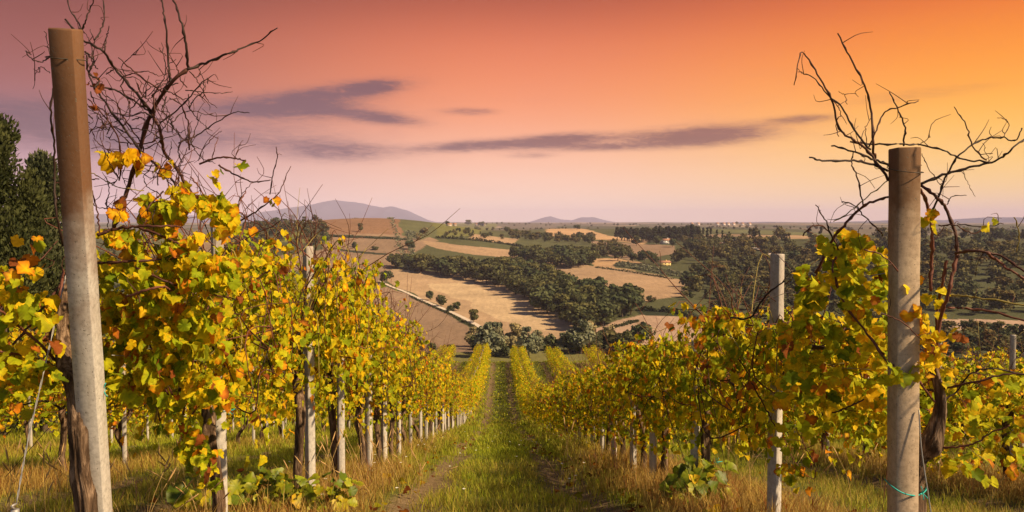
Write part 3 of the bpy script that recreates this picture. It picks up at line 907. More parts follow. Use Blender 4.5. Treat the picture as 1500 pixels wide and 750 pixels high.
def leaf_batch(p, nrm, tip, size, cc, cm, rs, lod):
    """p: base points; nrm: facing; tip: hanging direction. Returns verts, tris, colours"""
    n = len(p)
    nrm = nrm / (np.linalg.norm(nrm, axis=1)[:, None] + 1e-9)
    tip = tip - nrm * (tip * nrm).sum(1)[:, None]; tip /= np.linalg.norm(tip, axis=1)[:, None] + 1e-9
    b = np.cross(nrm, tip)
    if lod < 2:
        L = L0 if lod == 0 else L1
        m = len(L)
        u = L[None, :, 0] * (1 + .12 * rs.normal(size=(n, 1))); v = np.repeat(L[None, :, 1], n, 0)
        jit = rs.normal(size=(n, m, 2)) * .035; jit[:, 0] = 0
        u = u + jit[..., 0]; v = v + jit[..., 1]
        fold = (-.1 + .6 * rs.rand(n, 1)); droop = rs.normal(size=(n, 1)) * .40 - .25; twist = rs.normal(size=(n, 1)) * .5
        z = fold * np.abs(u) + droop * (v - .3) ** 2 + twist * u * (v - .2) + rs.normal(size=(n, m)) * .048
        z[:, 0] -= .015
        k = np.arange(1, m); k2 = np.roll(k, -1)
        tri = np.stack([np.zeros(m - 1, int), k, k2], -1)
    else:
        L = np.array(_h2); m = 4
        u = np.repeat(L[None, :, 0], n, 0) * (.9 + .3 * rs.rand(n, 1)); v = np.repeat(L[None, :, 1], n, 0)
        z = .25 * np.abs(u) * rs.rand(n, 1)
        tri = np.array([[0, 1, 2], [0, 2, 3]])
    s = size[:, None, None]
    w = p[:, None] + s * (u[..., None] * b[:, None] + v[..., None] * tip[:, None] + z[..., None] * nrm[:, None])
    T_ = (tri[None] + (np.arange(n) * m)[:, None, None]).reshape(-1, 3)
    col = np.repeat(cm[:, None], m, 1)
    if lod < 2:
        col = col * (.72 + .5 * rs.rand(n, m, 1))
        spot = (rs.rand(n, m, 1) < .09); col = np.where(spot, col * .45 + np.array([.13, .045, .012]) * .55, col)
        col[:, 0] = cc
    else:
        col = np.repeat((cc * .6 + cm * .4)[:, None], m, 1)
    return w.reshape(-1, 3), T_, col.reshape(-1, 3)


PAL = np.array([(.13, .19, .008), (.28, .34, .010), (.46, .45, .012), (.70, .53, .012), (.80, .48, .010), (.66, .22, .010), (.26, .075, .018)])


def leaf_colours(n, rs, weights):
    w = np.asarray(weights, float); w /= w.sum()
    i = rs.choice(len(PAL), n, p=w)
    c = PAL[i] * (.78 + .44 * rs.rand(n, 1))
    j = np.minimum(i + (rs.rand(n) * 2.6).astype(int), 6)
    m = PAL[j] * (.75 + .4 * rs.rand(n, 1))
    return c, m


W_SUN = (.17, .31, .26, .15, .06, .035, .02)
W_SHADE = (.20, .32, .24, .13, .05, .04, .02)
CANE_C = [np.array(c) for c in ((.062, .022, .014), (.12, .042, .026), (.030, .016, .012), (.22, .17, .04))]


def gen_trunk(rs, h, lean=.0, r0=.033):
    pts = catmull([(0, 0, -.12), (rs.normal() * .02, rs.normal() * .02, h * .3), (rs.normal() * .035, rs.normal() * .03 + lean, h * .65), (rs.normal() * .03, rs.normal() * .04 + lean, h)], 22)
    ph = rs.rand(4) * 6.28
    ridge = lambda t, i: 1 + .14 * np.sin(3 * t + i * .35 + ph[0]) + .09 * np.sin(7 * t - i * .2 + ph[1]) + .10 * np.sin(i * .9 + ph[2] + t) + .05 * np.sin(13 * t + ph[3] + i * .1)
    r = np.interp(np.linspace(0, 1, 22), [0, .12, .5, .85, 1], [1.25, 1.0, .88, 1.1, .9]) * r0
    return pts, tube(pts, r, 16, ridge)


def gen_vine(seed, lod, top, low, nshoot, nfill, weights, bare=6, size=.105, half=.42, span=.72, x0=0.0):
    """one vine about its own foot: trunk, cordon, shoots and leaves. Heights are above the foot."""
    rs = np.random.RandomState(seed)
    h = .62 + .1 * rs.rand()
    pts, tr = gen_trunk(rs, h + .15)
    parts = {'trunk': tr}
    head = pts[-1]
    canes = []
    for s in (-1, 1):                        # the two arms tied along the wire
        c = catmull([head, head + np.array([rs.normal() * .03, s * .2, .14]), np.array([rs.normal() * .03, s * .45, h + .32]), np.array([rs.normal() * .04, s * span, h + .34])], 10)
        canes.append((c, np.linspace(.016, .008, 10), CANE_C[2]))
    P_, N_, T_, S_ = [], [], [], []
    for k in range(nshoot):
        y0 = (rs.rand() * 2 - 1) * span; side = rs.choice([-1, 1])
        z0 = h + .1 + .3 * rs.rand()
        zt = top - (top - z0) * (.75 * rs.rand() ** 1.3)
        out = half * (.45 + .6 * rs.rand()) * side
        zend = low + (zt - low) * (.9 * rs.rand())
        c = [np.array([rs.normal() * .05, y0, z0]), np.array([out * .4, y0 + rs.normal() * .1, z0 * .35 + zt * .65]), np.array([out * .85, y0 + rs.normal() * .16, zt]),
             np.array([out * 1.1, y0 + rs.normal() * .24, zt * .5 + zend * .5]), np.array([out * 1.05 + rs.normal() * .08, y0 + rs.normal() * .3, zend])]
        c = catmull(c, 16)
        if lod < 2 and k % 2 == 0: canes.append((c[:13], np.linspace(.0048, .0022, 13), CANE_C[rs.randint(4)]))
        m = {0: 17, 1: 13, 2: 9}[lod]
        t = 1.5 + 14 * np.sort(rs.rand(m)); i = np.minimum(t.astype(int), 14)
        b = c[i] * (1 - (t - i)[:, None]) + c[i + 1] * (t - i)[:, None]
        o = np.column_stack([side * (.3 + .7 * rs.rand(m)), rs.normal(size=m) * .6, .1 + .5 * rs.rand(m)])
        P_.append(b + o * .055); N_.append(np.column_stack([side * (.35 + rs.rand(m)), rs.normal(size=m) * .55, .15 + rs.normal(size=m) * .45]))
        T_.append(np.column_stack([side * .25 + rs.normal(size=m) * .3, rs.normal(size=m) * .5, -np.ones(m) + rs.normal(size=m) * .3]))
        S_.append(size * (.55 + .75 * rs.rand(m)))
    n = nfill * 2
    z = low + (top - low) * rs.beta(2.0, 1.7, n)
    side = rs.choice([-1.0, 1.0], n)
    y = (rs.rand(n) * 2 - 1) * (span + .06)
    ok = (smooth_noise(y * 6.5 + seed * 3.1, z * 6.5 + side * 5, seed % 40) > -.05) & (z < top - .10 + .16 * smooth_noise(y * 4 + seed, y * 0, 3))
    z, side, y = z[ok], side[ok], y[ok]; n = len(z)
    lump = .72 + .33 * smooth_noise(y * 4 + seed, z * 4, seed % 50)
    w = half * np.sqrt(np.clip(1 - ((z - (low + .5 * (top - low))) / (.60 * (top - low))) ** 2, .06, 1)) * lump
    x = side * w * rs.rand(n) ** .45
    P_.append(np.column_stack([x, y, z])); N_.append(np.column_stack([side * (.35 + rs.rand(n)), rs.normal(size=n) * .5, .15 + rs.normal(size=n) * .45]))
    T_.append(np.column_stack([rs.normal(size=n) * .3, rs.normal(size=n) * .5, -np.ones(n)])); S_.append(size * (.55 + .75 * rs.rand(n)))
    P_, N_, T_, S_ = np.concatenate(P_), np.concatenate(N_), np.concatenate(T_), np.concatenate(S_)
    cc, cm = leaf_colours(len(P_), rs, weights)
    parts['foliage'] = leaf_batch(P_, N_, T_, S_, cc, cm, rs, lod)
    up = []
    for k in range(bare):                    # leafless shoots standing out above the leaves
        y0 = (rs.rand() * 2 - 1) * span; b0 = np.array([rs.normal() * .12, y0, top - .25 * rs.rand() - .1])
        d = np.array([rs.normal() * .55, rs.normal() * .6, 1.0]); ln = .18 + .38 * rs.rand()
        c = catmull([b0, b0 + d * ln * .4 + rs.normal(size=3) * .03, b0 + d * ln * .75 + rs.normal(size=3) * .06, b0 + d * ln * (.9 if rs.rand() < .5 else 1.1) + rs.normal(size=3) * .1], 10)
        grp = [(c, np.linspace(.0042, .0014, 10), CANE_C[rs.choice([0, 1, 1, 1, 3])])]
        if rs.rand() < .6:
            q = c[5]; e = q + np.array([rs.normal() * .12, rs.normal() * .12, .1 + .08 * rs.rand()])
            grp.append((catmull([q, (q + e) / 2 + rs.normal(size=3) * .015, e], 5), np.linspace(.0022, .001, 5), CANE_C[1]))
        up.append(grp)
    for k in range(8 if lod == 0 else 5 if lod == 1 else 0):     # old reddish canes lying over the leaves
        sd_ = rs.choice([-1, 1]); y0 = (rs.rand() * 2 - 1) * span; za = low + (top - low) * (.3 + .45 * rs.rand())
        c = [np.array([sd_ * half * .5, y0, za]), np.array([sd_ * half * 1.02, y0 + rs.normal() * .2, za + rs.normal() * .1]), np.array([sd_ * half * 1.12, y0 + rs.normal() * .35, za + rs.normal() * .2 - .05]), np.array([sd_ * half * (1 + .3 * rs.rand()), y0 + rs.normal() * .5, za + rs.normal() * .3 - .05])]
        up.append([(catmull(c, 14), np.interp(np.arange(14), [0, 3, 13], [.002, .0042, .0014]), CANE_C[rs.choice([0, 1, 1])])])
    parts['canes'] = canes; parts['up'] = up
    return parts


def cane_mesh(lst, sides, name='cane'):
    a = Acc()
    for c, r, col in lst: a.add(*tube(c, r, sides), col=col)
    return a.mesh(name, M_CANE, True)


def vine_meshes(parts, lod):
    out = []
    tv, tf = parts['trunk']
    out.append(('trunk', mesh_np('trunk', tv, tf, M_TRUNK, None, True)))
    fv, ff, fc = parts['foliage']
    out.append(('foliage', mesh_np('foliage', fv, [ff], M_LEAF if lod < 2 else M_LEAFFAR, fc, lod == 0)))
    if lod == 0:
        out.append(('arm', cane_mesh(parts['canes'][:2], 7, 'arm')))
        for g in parts['up']: out.append(('cane', cane_mesh(g, 5)))
        out.append(('shoots', cane_mesh(parts['canes'][2:], 4, 'shoots')))
    else:
        out.append(('shoots', cane_mesh(parts['canes'] + [t for g in parts['up'] for t in g], 4 if lod == 1 else 3, 'shoots')))
    return out


# row heights: the sunlit row stands higher than the shaded one, as pruned
SPEC = {
    ('sun', 0): [gen_vine(100 + i, 0, 1.74, .60, 66, 1000, W_SUN, 30, .044) for i in range(4)],
    ('sun', 1): [gen_vine(120 + i, 1, 1.66, .60, 50, 760, W_SUN, 24, .053) for i in range(4)],
    ('sun', 2): [gen_vine(140 + i, 2, 1.74, .42, 38, 560, W_SUN, 6, .082, .56) for i in range(4)],
    ('shade', 0): [gen_vine(200 + i, 0, 1.12, .40, 64, 960, W_SHADE, 30, .044, .38) for i in range(4)],
    ('shade', 1): [gen_vine(220 + i, 1, 1.22, .22, 50, 860, W_SHADE, 26, .053, .46) for i in range(4)],
    ('shade', 2): [gen_vine(240 + i, 2, 1.56, .20, 38, 560, W_SHADE, 6, .082, .56) for i in range(4)],
}
VM = {k: [vine_meshes(p, k[1]) for p in v] for k, v in SPEC.items()}


def vine_at(side, lod, x, y, label, group, rotz=None, scale=1.0):
    lst = VM[(side, lod)]
    i = rng.randint(len(lst))
    o = thing('grapevine', label, 'grapevine', (x, y, float(gz(x, y))), (math.pi if rng.rand() < .5 else 0) + rng.normal() * .06 if rotz is None else rotz, group)
    o.scale = (1, 1, scale)
    for nm, me in lst[i]:
        c = ob(nm, me, o)
        if nm == 'shoots': c['kind'] = 'stuff'
    return o


# ------------------------------------------------------------------ posts
def post_mesh(w, h, mat, seed=0, chamfer=.09):
    rs = np.random.RandomState(seed)
    c = w * chamfer; a = w / 2
    ring = np.array([(-a + c, -a), (a - c, -a), (a, -a + c), (a, a - c), (a - c, a), (-a + c, a), (-a, a - c), (-a, -a + c)])
    zs = np.concatenate([np.linspace(-.35, h - .005, 14), [h]])
    v = []
    for k, z in enumerate(zs):
        s = .975 if k == len(zs) - 1 else 1 + .012 * rs.normal()
        v.append(np.column_stack([ring * s + rs.normal(size=ring.shape) * w * .004, np.full(8, z)]))
    v = np.concatenate(v); n = len(zs)
    i = np.arange(n - 1)[:, None] * 8; j = np.arange(8)[None, :]; j2 = (j + 1) % 8
    q = np.stack([i + j, i + j2, i + 8 + j2, i + 8 + j], -1).reshape(-1, 4)
    return mesh_np('vineyard_post', v, [q, np.array([np.arange(8)[::-1], (n - 1) * 8 + np.arange(8)])], mat)


def post_at(x, y, w, h, label, group, mat, rotz=0.0, tilt=None, me=None):
    o = ob('vineyard_post', me or post_mesh(w, h, mat, int(abs(x * 37 + y * 101))), None, (x, y, float(gz(x, y))), rotz)
    return tag(o, label, 'post', group)


STEP, HALF = 1.36, 1.5
ORD = ['first', 'second', 'third', 'fourth', 'fifth', 'sixth', 'seventh', 'eighth']
# end posts, set out from the photograph
def end_post(top, foot, depth_top, depth_foot, w, label, turn, mat):
    a = P(*foot, depth_foot); b = P(*top, depth_top)
    z0 = float(gz(a[0], a[1]))
    t = (z0 - a[2]) / (b[2] - a[2]); base = a + (b - a) * t
    ax = b - base; h = np.linalg.norm(ax)
    o = ob('vineyard_post', post_mesh(w, h, mat, 7, .03), None, tuple(base))
    q = Vector((0, 0, 1)).rotation_difference(Vector(ax))
    o.rotation_mode = 'QUATERNION'; o.rotation_quaternion = q @ Matrix.Rotation(turn, 3, 'Z').to_quaternion()
    return tag(o, label, 'post', 'concrete vineyard posts'), base, b


post_l, base_l, top_l = end_post((96, 42), (144, 750), 2.62, 3.02, .074, 'tall leaning concrete end post with brown stained head against the sky', R(2), M_POST)
post_r, base_r, top_r = end_post((1325, 217), (1322, 750), 3.0, 3.0, .083, 'upright concrete end post crowned by bare twigs at the shaded row', R(-2), M_POSTTAN)

pm = [post_mesh(.058, 1.0, M_POSTPALE, s) for s in range(3)]
SIDE = {-1: ('sun', "the leaning post's row"), 1: ('shade', "the upright post's row")}
post_h = {-1: {1: 1.84, 2: 1.88}, 1: {1: 1.52, 2: 1.16}}
n_post = 2
for s in (-1, 1):
    light, rowname = SIDE[s]
    for k in range(0, 50):
        y = 3.02 + STEP * k
        x = s * HALF + rng.normal() * .025
        lod = 0 if k < 7 else (1 if k < 20 else 2)
        lab = f'{ORD[k]} grapevine from the end post in {rowname}' if 1 <= k < 7 else f'small distant grapevine beyond the first seven of {rowname}'
        g = 'first few vines beside the path' if 1 <= k < 7 else f'distant vines of {rowname}'
        if k > 0:
            vine_at(light, lod, x, y, lab, g, scale=1 + .05 * rng.normal() - (-.05 if s < 0 and k == 1 else -.13 if s < 0 and k in (2, 3) else -.07 if s > 0 and k == 2 else -.03 if s > 0 and k == 1 else -.06 if k < 4 else 0))
        if k > 0:
            h = post_h[s].get(k, (1.5 if s < 0 else 1.08) + .10 * rng.normal())
            o = post_at(x + (.02 if k == 1 and s < 0 else .0 if k == 1 else .075 * (1 if s < 0 else -1)) + rng.normal() * .012, y + (rng.normal() * .03 + .05 if s < 0 or k > 1 else -.05), .085, h,
                        f'{ORD[k]} pale concrete post of {rowname}' if k < 7 else f'thin pale post far along {rowname}',
                        'concrete vineyard posts' if k < 7 else f'far posts of {rowname}', M_POSTPALE, R(20) * rng.normal() + R(30 * -s), me=pm[k % 3])
            wv = 1.0 if k < 3 else .8 + .3 * rng.rand()
            o.scale = (wv, wv, h)
for s in (-1, 1):
    light, _ = SIDE[s]
    for r, y0, y1 in ((2, 5.6, 70), (3, 10.0, 68)):
        nm = ('second', 'third')[r - 2]
        rowname = f'{nm} row out on the ' + ('sunlit' if s < 0 else 'shaded') + ' side'
        k = 0; y = y0
        while y < y1:
            x = s * (HALF + 3.0 * (r - 1)) + rng.normal() * .03
            if r == 3 and 30 < y < 50: y += STEP; continue
            lod = 1 if y < 16 else 2
            vine_at('shade' if r == 2 and s > 0 else 'sun', lod, x, y, f'grapevine of the {rowname} of the path', f'vines of the {rowname}', scale=(.86 if s > 0 else .9) + .04 * rng.normal())
            if y < 40:
                h = 1.42 + .1 * rng.normal()
                o = post_at(x + rng.normal() * .04 + .07, y + rng.normal() * .04, .085, h, f'pale post of the {rowname} of the path', f'posts of the {rowname}', M_POSTPALE, R(40) * rng.normal(), me=pm[k % 3])
                o.scale = (.75, .75, h)
            y += STEP; k += 1


def row_mass():
    V, Fc, C, n0 = [], [], [], 0
    for s in (-1, 1):
        for r in (4, 5, 6):
            for k in range(34):
                y = 13 + k * 1.75
                if y > 62 - 6 * (r - 4): continue
                x = s * (HALF + 3.0 * (r - 1)) + rng.normal() * .05
                v, f, c = SPEC[('sun' if s < 0 else 'shade', 2)][k % 4]['foliage']
                tv, tf = SPEC[('sun', 2)][k % 4]['trunk']
                vv = v * np.array([1, 1.25, .88]) + np.array([x, y, float(gz(x, y))])
                V.append(vv); Fc.append(f + n0); C.append(c); n0 += len(vv)
                t4 = np.vstack([tf[0][:, [0, 1, 2]], tf[0][:, [0, 2, 3]]])
                tvv = tv + np.array([x, y, float(gz(x, y))])
                V.append(tvv); Fc.append(t4 + n0); C.append(np.tile([.10, .07, .05], (len(tv), 1))); n0 += len(tv)
    o = ob('vine_rows', mesh_np('vine_rows', np.concatenate(V), [np.concatenate(Fc)], M_LEAFFAR, np.concatenate(C)))
    o['label'] = 'outer vine rows behind the nearer rows'
    kind(o, 'stuff')
row_mass()


# trellis wires
def wire(x, z, label):
    ys = np.linspace(3.0, 70, 140)
    zz = gz(np.full(140, x), ys) + z - .03 * np.abs(np.sin((ys - 3.0) / STEP / 4 * math.pi))
    tag(ob('trellis_wire', Acc_tube(np.column_stack([np.full(140, x), ys, zz]), .0016, 4, M_WIRE)), label, 'wire')


def Acc_tube(pts, r, sides, mat, name='wire', col=None):
    a = Acc(); a.add(*tube(pts, r, sides), col=col); return a.mesh(name, mat, True)
for s, z1, z2 in ((-1, .98, 1.42), (1, .92, 1.3)):
    wire(s * HALF + .05, z1, f'thin lower trellis wire of {SIDE[s][1]}')
    wire(s * HALF - .05, z2, f'thin upper trellis wire of {SIDE[s][1]}')


# ------------------------------------------------------------------ the two vines at the end posts
def wiggle(pts, n, rs, amp):
    c = catmull(pts, n)
    return c + rs.normal(size=c.shape) * amp * np.linspace(.3, 1, n)[:, None]


def cane_from(pix, d0, d1, r0, r1, rs, nodes=True):
    """a cane through photo points; its depth drifts from d0 to d1 as a real branch leaves the row"""
    k = len(pix)
    dep = np.linspace(d0, d1, k) + (rs.normal(size=k) * .035)
    n = max(8, k * 5)
    c = catmull([P(px, py, d) for (px, py), d in zip(pix, dep)], n)
    c = c + rs.normal(size=c.shape) * .0016
    r = np.linspace(r0, r1, n)
    if nodes: r = r * (1 + .45 * (np.arange(n) % 6 == 3))
    return c, r


def end_vine(which, trunk_pix, depth, r_trunk, canes, leafset, label, seed, knots):
    rs = np.random.RandomState(seed)
    tp = [P(px, py, d) for px, py, d in trunk_pix]
    foot = np.array([tp[0][0], tp[0][1], float(gz(tp[0][0], tp[0][1])) - .1])
    root = thing('grapevine', label, 'grapevine', tuple(foot + np.array([0, 0, .1])), 0, 'first few vines beside the path')
    off = -np.array(root.location)
    pts = catmull(np.vstack([[foot], tp]), 60)
    ph = rs.rand(5) * 6.28
    rid = lambda t, i: 1 + .13 * np.sin(3 * t + i * .09 + ph[0]) + .08 * np.sin(8 * t - i * .12 + ph[1]) + .09 * np.sin(i * .42 + ph[2] + t) + .07 * np.sin(15 * t + ph[3] + i * .15) + .05 * np.sin(23 * t - i * .3)
    rr = np.interp(np.linspace(0, 1, 60), knots[0], knots[1]) * r_trunk
    v, f = tube(pts + off, rr, 40, rid)
    fib = np.cumsum(rs.normal(size=(60, 40)), 0); fib -= fib.mean(0); fib = np.clip(fib / 6, -1, 1)
    fib += .8 * rs.normal(size=(1, 40))
    ctr = np.repeat(pts + off, 40, 0); v[:2400] = ctr + (v[:2400] - ctr) * (1 + .085 * fib.reshape(-1, 1) + .03 * rs.normal(size=(2400, 1)))
    ob('trunk', mesh_np('trunk', v, f, M_TRUNK, None, False), root)
    for pix, d0, d1, r0, r1, col in canes:
        c, r = cane_from(pix, d0, d1, r0, r1, rs)
        a = Acc(); a.add(*tube(c + off, r, 6), col=CANE_C[col] if isinstance(col, int) else col)
        # side twigs and tendrils of the same cane
        m = len(c)
        for _ in range(int(m / 9)):
            i = rs.randint(2, m - 1); q = c[i]
            e = q + np.array([rs.normal() * .05, rs.normal() * .05, rs.normal() * .05 + .02])
            a.add(*tube(catmull([q, (q + e) / 2 + rs.normal(size=3) * .014, e], 6) + off, np.linspace(.0017, .0008, 6), 4), col=CANE_C[0])
        ob('cane', a.mesh('cane', M_CANE, True), root)
    # leaves
    P_, N_, T_, S_, cc, cm = [], [], [], [], [], []
    for (x0, x1, y0, y1, d0, d1, n, w, size) in leafset:
        n = int(n * 3.6) if n > 30 else n
        px = x0 + (x1 - x0) * rs.rand(n); py = y0 + (y1 - y0) * rs.rand(n); d = d0 + (d1 - d0) * rs.rand(n)
        keep = (smooth_noise(px / 15, py / 15, seed) > -.16) | (n < 30)
        px, py, d = px[keep], py[keep], d[keep]; n = len(px)
        P_.append(np.array([P(a, b, e) for a, b, e in zip(px, py, d)]))
        side = 1 if which == 'sun' else -1
        N_.append(np.column_stack([(.9 if side > 0 else -.35) + rs.normal(size=n) * .55, -.35 + rs.normal(size=n) * .5, .2 + rs.normal(size=n) * .5]))
        T_.append(np.column_stack([rs.normal(size=n) * .45, rs.normal(size=n) * .4, -np.ones(n) + .4 * rs.normal(size=n)]))
        S_.append(size * .45 * (.6 + .65 * rs.rand(n)))
        a, b = leaf_colours(n, rs, w); cc.append(a); cm.append(b)
    fv, ff, fc = leaf_batch(np.concatenate(P_) + off, np.concatenate(N_), np.concatenate(T_), np.concatenate(S_), np.concatenate(cc), np.concatenate(cm), rs, 0)
    ob('foliage', mesh_np('foliage', fv, [ff], M_LEAF, fc, True), root)
    return root


ORANGE = (0, .02, .06, .2, .36, .26, .10)
MIXED = W_SUN
z2 = lambda pts: [(x / 2, y / 2) for x, y in pts]
rs_t = np.random.RandomState(77)
left_canes = [
    (z2([(330, 690), (345, 610), (372, 560), (400, 470), (440, 340), (500, 245), (548, 203)]), 3.25, 3.05, .0085, .0065, 0),
    (z2([(548, 203), (600, 185), (660, 160), (700, 145), (760, 118), (812, 80)]), 3.05, 2.95, .0055, .002, 2),
    (z2([(552, 198), (545, 130), (530, 60), (510, 0), (500, -30)]), 3.05, 3.1, .005, .003, 2),
    (z2([(500, 240), (494, 190), (488, 90), (478, 30), (470, -30)]), 3.08, 3.2, .0042, .0026, 2),
    (z2([(190, 55), (240, 112), (300, 150), (340, 205), (392, 265), (440, 325)]), 3.0, 3.1, .0035, .0055, 2),
    (z2([(440, 325), (468, 380), (480, 440), (520, 500), (560, 565), (600, 640)]), 3.1, 3.3, .006, .006, 0),
    (z2([(238, 95), (250, 60), (262, 30), (275, 0)]), 3.0, 2.95, .003, .0018, 2),
    (z2([(275, 120), (295, 90), (305, 40), (300, -20)]), 3.02, 3.1, .003, .002, 2),
    (z2([(190, -20), (205, 30), (232, 70), (240, 112)]), 3.1, 3.0, .0018, .003, 2),
    (z2([(305, 150), (312, 110), (322, 78)]), 3.03, 3.0, .0025, .0014, 2),
    (z2([(348, 170), (400, 215), (440, 245), (475, 270)]), 3.0, 3.1, .002, .003, 0),
    (z2([(255, 160), (260, 220), (300, 290), (360, 370), (420, 450), (500, 520), (520, 560)]), 3.05, 3.2, .003, .005, 2),
    (z2([(262, 250), (300, 255), (345, 268), (400, 300), (440, 330)]), 3.08, 3.15, .0035, .004, 2),
    (z2([(258, 290), (310, 345), (345, 400), (352, 470), (350, 530)]), 3.05, 3.12, .0024, .003, 0),
    (z2([(470, 360), (520, 320), (560, 280), (605, 230), (608, 245)]), 3.1, 3.0, .0032, .0016, 2),
    (z2([(495, 285), (530, 310), (550, 360), (555, 440)]), 3.1, 3.2, .002, .0032, 0),
    (z2([(520, 420), (580, 395), (640, 355), (690, 328), (730, 332)]), 3.2, 3.05, .003, .0014, 2),
    (z2([(585, 480), (640, 462), (690, 465), (720, 470)]), 3.25, 3.2, .004, .0025, 0),
    (z2([(640, 485), (690, 512), (740, 532), (792, 528)]), 3.3, 3.2, .004, .002, 0),
    (z2([(580, 470), (600, 430), (640, 390), (650, 385)]), 3.3, 3.3, .002, .001, 1),
    (z2([(560, 420), (575, 370), (590, 335)]), 3.2, 3.2, .002, .001, 2),
    (z2([(620, 470), (630, 430), (640, 400)]), 3.3, 3.35, .002, .001, 1),
    (z2([(690, 455), (700, 430), (712, 410)]), 3.3, 3.3, .0018, .001, 1),
    (z2([(425, 290), (430, 250), (437, 222)]), 3.1, 3.1, .002, .0012, 2),
    (z2([(700, 590), (715, 560), (740, 535)]), 3.4, 3.3, .0018, .0012, 1),
    (z2([(790, 570), (800, 510), (812, 460), (808, 432)]), 3.5, 3.4, .0028, .0016, 0),
    (z2([(700, 650), (740, 625), (790, 590), (820, 560), (852, 485)]), 3.5, 3.5, .004, .0014, 0),
    (z2([(640, 580), (680, 610), (720, 640), (700, 700)]), 3.4, 3.4, .0035, .003, 1),
    (z2([(270, 505), (300, 525), (350, 548), (420, 560)]), 2.98, 3.1, .0018, .002, 3),
    (z2([(270, 560), (285, 620), (290, 680)]), 2.98, 3.0, .0022, .003, 0),
    (z2([(155, 260), (148, 340), (158, 420), (160, 520), (165, 620), (185, 720)]), 2.86, 2.98, .003, .004, 2),
    (z2([(145, 165), (125, 180), (95, 175), (75, 150), (92, 160)]), 2.75, 2.7, .0022, .0012, 2),
    (z2([(133, 90), (140, 130), (148, 165)]), 2.7, 2.72, .0012, .0014, 2),
    (z2([(148, 215), (122, 195), (105, 215), (98, 262)]), 2.75, 2.7, .0012, .0009, 2),
    (z2([(250, 150), (275, 180), (260, 215), (290, 235), (275, 260)]), 3.02, 3.0, .003, .003, 2),
    (z2([(285, 690), (330, 672), (400, 664), (470, 662), (530, 664)]), 2.95, 3.0, .006, .0035, 0),
    (z2([(400, 664), (470, 690), (530, 720), (560, 760)]), 3.0, 3.05, .005, .004, 0),
    ([(142, 385), (190, 383), (235, 380), (280, 375)], 2.95, 3.05, .005, .003, 0),
    ([(185, 435), (215, 425), (240, 420), (262, 432)], 2.9, 3.0, .005, .0035, 1),
    ([(200, 392), (250, 415), (290, 425), (345, 440)], 2.95, 3.3, .004, .003, 0),
    ([(0, 455), (30, 480), (60, 505), (88, 535)], 2.7, 3.0, .004, .0055, 1),
    ([(0, 515), (35, 522), (62, 528), (85, 540)], 2.75, 3.0, .004, .005, 1),
    ([(72, 520), (76, 470), (88, 430), (93, 395)], 3.0, 3.0, .005, .004, 1),
    ([(20, 505), (48, 470), (72, 440), (90, 415)], 2.85, 3.0, .004, .004, 0),
    ([(-10, 400), (20, 398), (50, 388), (85, 352)], 2.8, 3.0, .003, .002, 0),
    (z2([(450, 345), (420, 330), (380, 340), (330, 330), (300, 340)]), 3.1, 3.2, .003, .0015, 2),
    (z2([(400, 420), (370, 390), (330, 370), (295, 360)]), 3.15, 3.1, .003, .0012, 2),
    (z2([(470, 400), (430, 420), (380, 420), (330, 410), (310, 400)]), 3.2, 3.2, .003, .0012, 0),
    (z2([(340, 300), (360, 340), (400, 400), (420, 440), (400, 520)]), 3.2, 3.25, .0026, .003, 0),
    (z2([(480, 560), (440, 600), (410, 640)]), 3.2, 3.1, .003, .003, 0),
    (z2([(560, 520), (590, 560), (600, 620)]), 3.3, 3.3, .003, .003, 1),
    (z2([(720, 560), (700, 600), (690, 660)]), 3.4, 3.4, .0022, .003, 1),
    (z2([(315, 440), (340, 470), (345, 520), (330, 545)]), 3.1, 3.1, .002, .0015, 0),
]
for _ in range(58):
    x, y = 128 + 150 * rs_t.rand(), 95 + 220 * rs_t.rand()
    q = [(x, y)]
    a_ = rs_t.rand() * 6.28
    for k in range(4):
        a_ += rs_t.normal() * .5; q.append((q[-1][0] + 17 * math.cos(a_), q[-1][1] + 17 * math.sin(a_)))
    d_ = 3.0 + .25 * rs_t.rand()
    left_canes.append((q, d_, d_ + .1 * rs_t.normal(), .0022, .0011, int(rs_t.choice([0, 2, 2]))))
left_leaves = [
    (130, 150, 100, 160, 3.0, 3.06, 12, (0, 0, 0, 0, 0, 0, 1), .045), (158, 216, 220, 238, 3.0, 3.1, 20, ORANGE, .12), (160, 185, 285, 318, 3.0, 3.1, 12, ORANGE, .085), (222, 250, 235, 255, 3.1, 3.25, 10, (0, .1, .3, .3, .1, .1, .1), .085),
    (250, 275, 262, 300, 3.1, 3.3, 14, (.05, .15, .2, .3, .1, .15, .05), .09), (305, 328, 248, 268, 3.2, 3.3, 5, MIXED, .09), (345, 360, 230, 245, 3.25, 3.3, 2, (.9, .1, 0, 0, 0, 0, 0), .10), (392, 408, 285, 298, 3.4, 3.5, 5, ORANGE, .08),
    (205, 345, 285, 345, 3.1, 3.6, 120, (.12, .3, .26, .2, .05, .04, .03), .10),
    (150, 345, 335, 420, 2.95, 3.6, 250, MIXED, .105), (150, 330, 410, 560, 2.95, 3.6, 430, MIXED, .105), (180, 350, 540, 590, 3.0, 3.7, 90, MIXED, .10),
    (-40, 85, 390, 560, 2.7, 3.4, 210, MIXED, .10), (20, 60, 345, 385, 2.8, 3.0, 9, ORANGE, .09), (-30, 40, 540, 575, 2.7, 3.2, 24, MIXED, .10), (10, 30, 590, 606, 2.75, 2.8, 3, ORANGE, .085),
    (88, 100, 420, 500, 3.15, 3.3, 12, MIXED, .1), (262, 300, 610, 700, 3.9, 4.3, 46, (.4, .4, .12, .05, .02, .02, .02), .12), (290, 320, 660, 710, 4.0, 4.3, 16, (.4, .4, .12, .05, .02, .02, .02), .12),
]
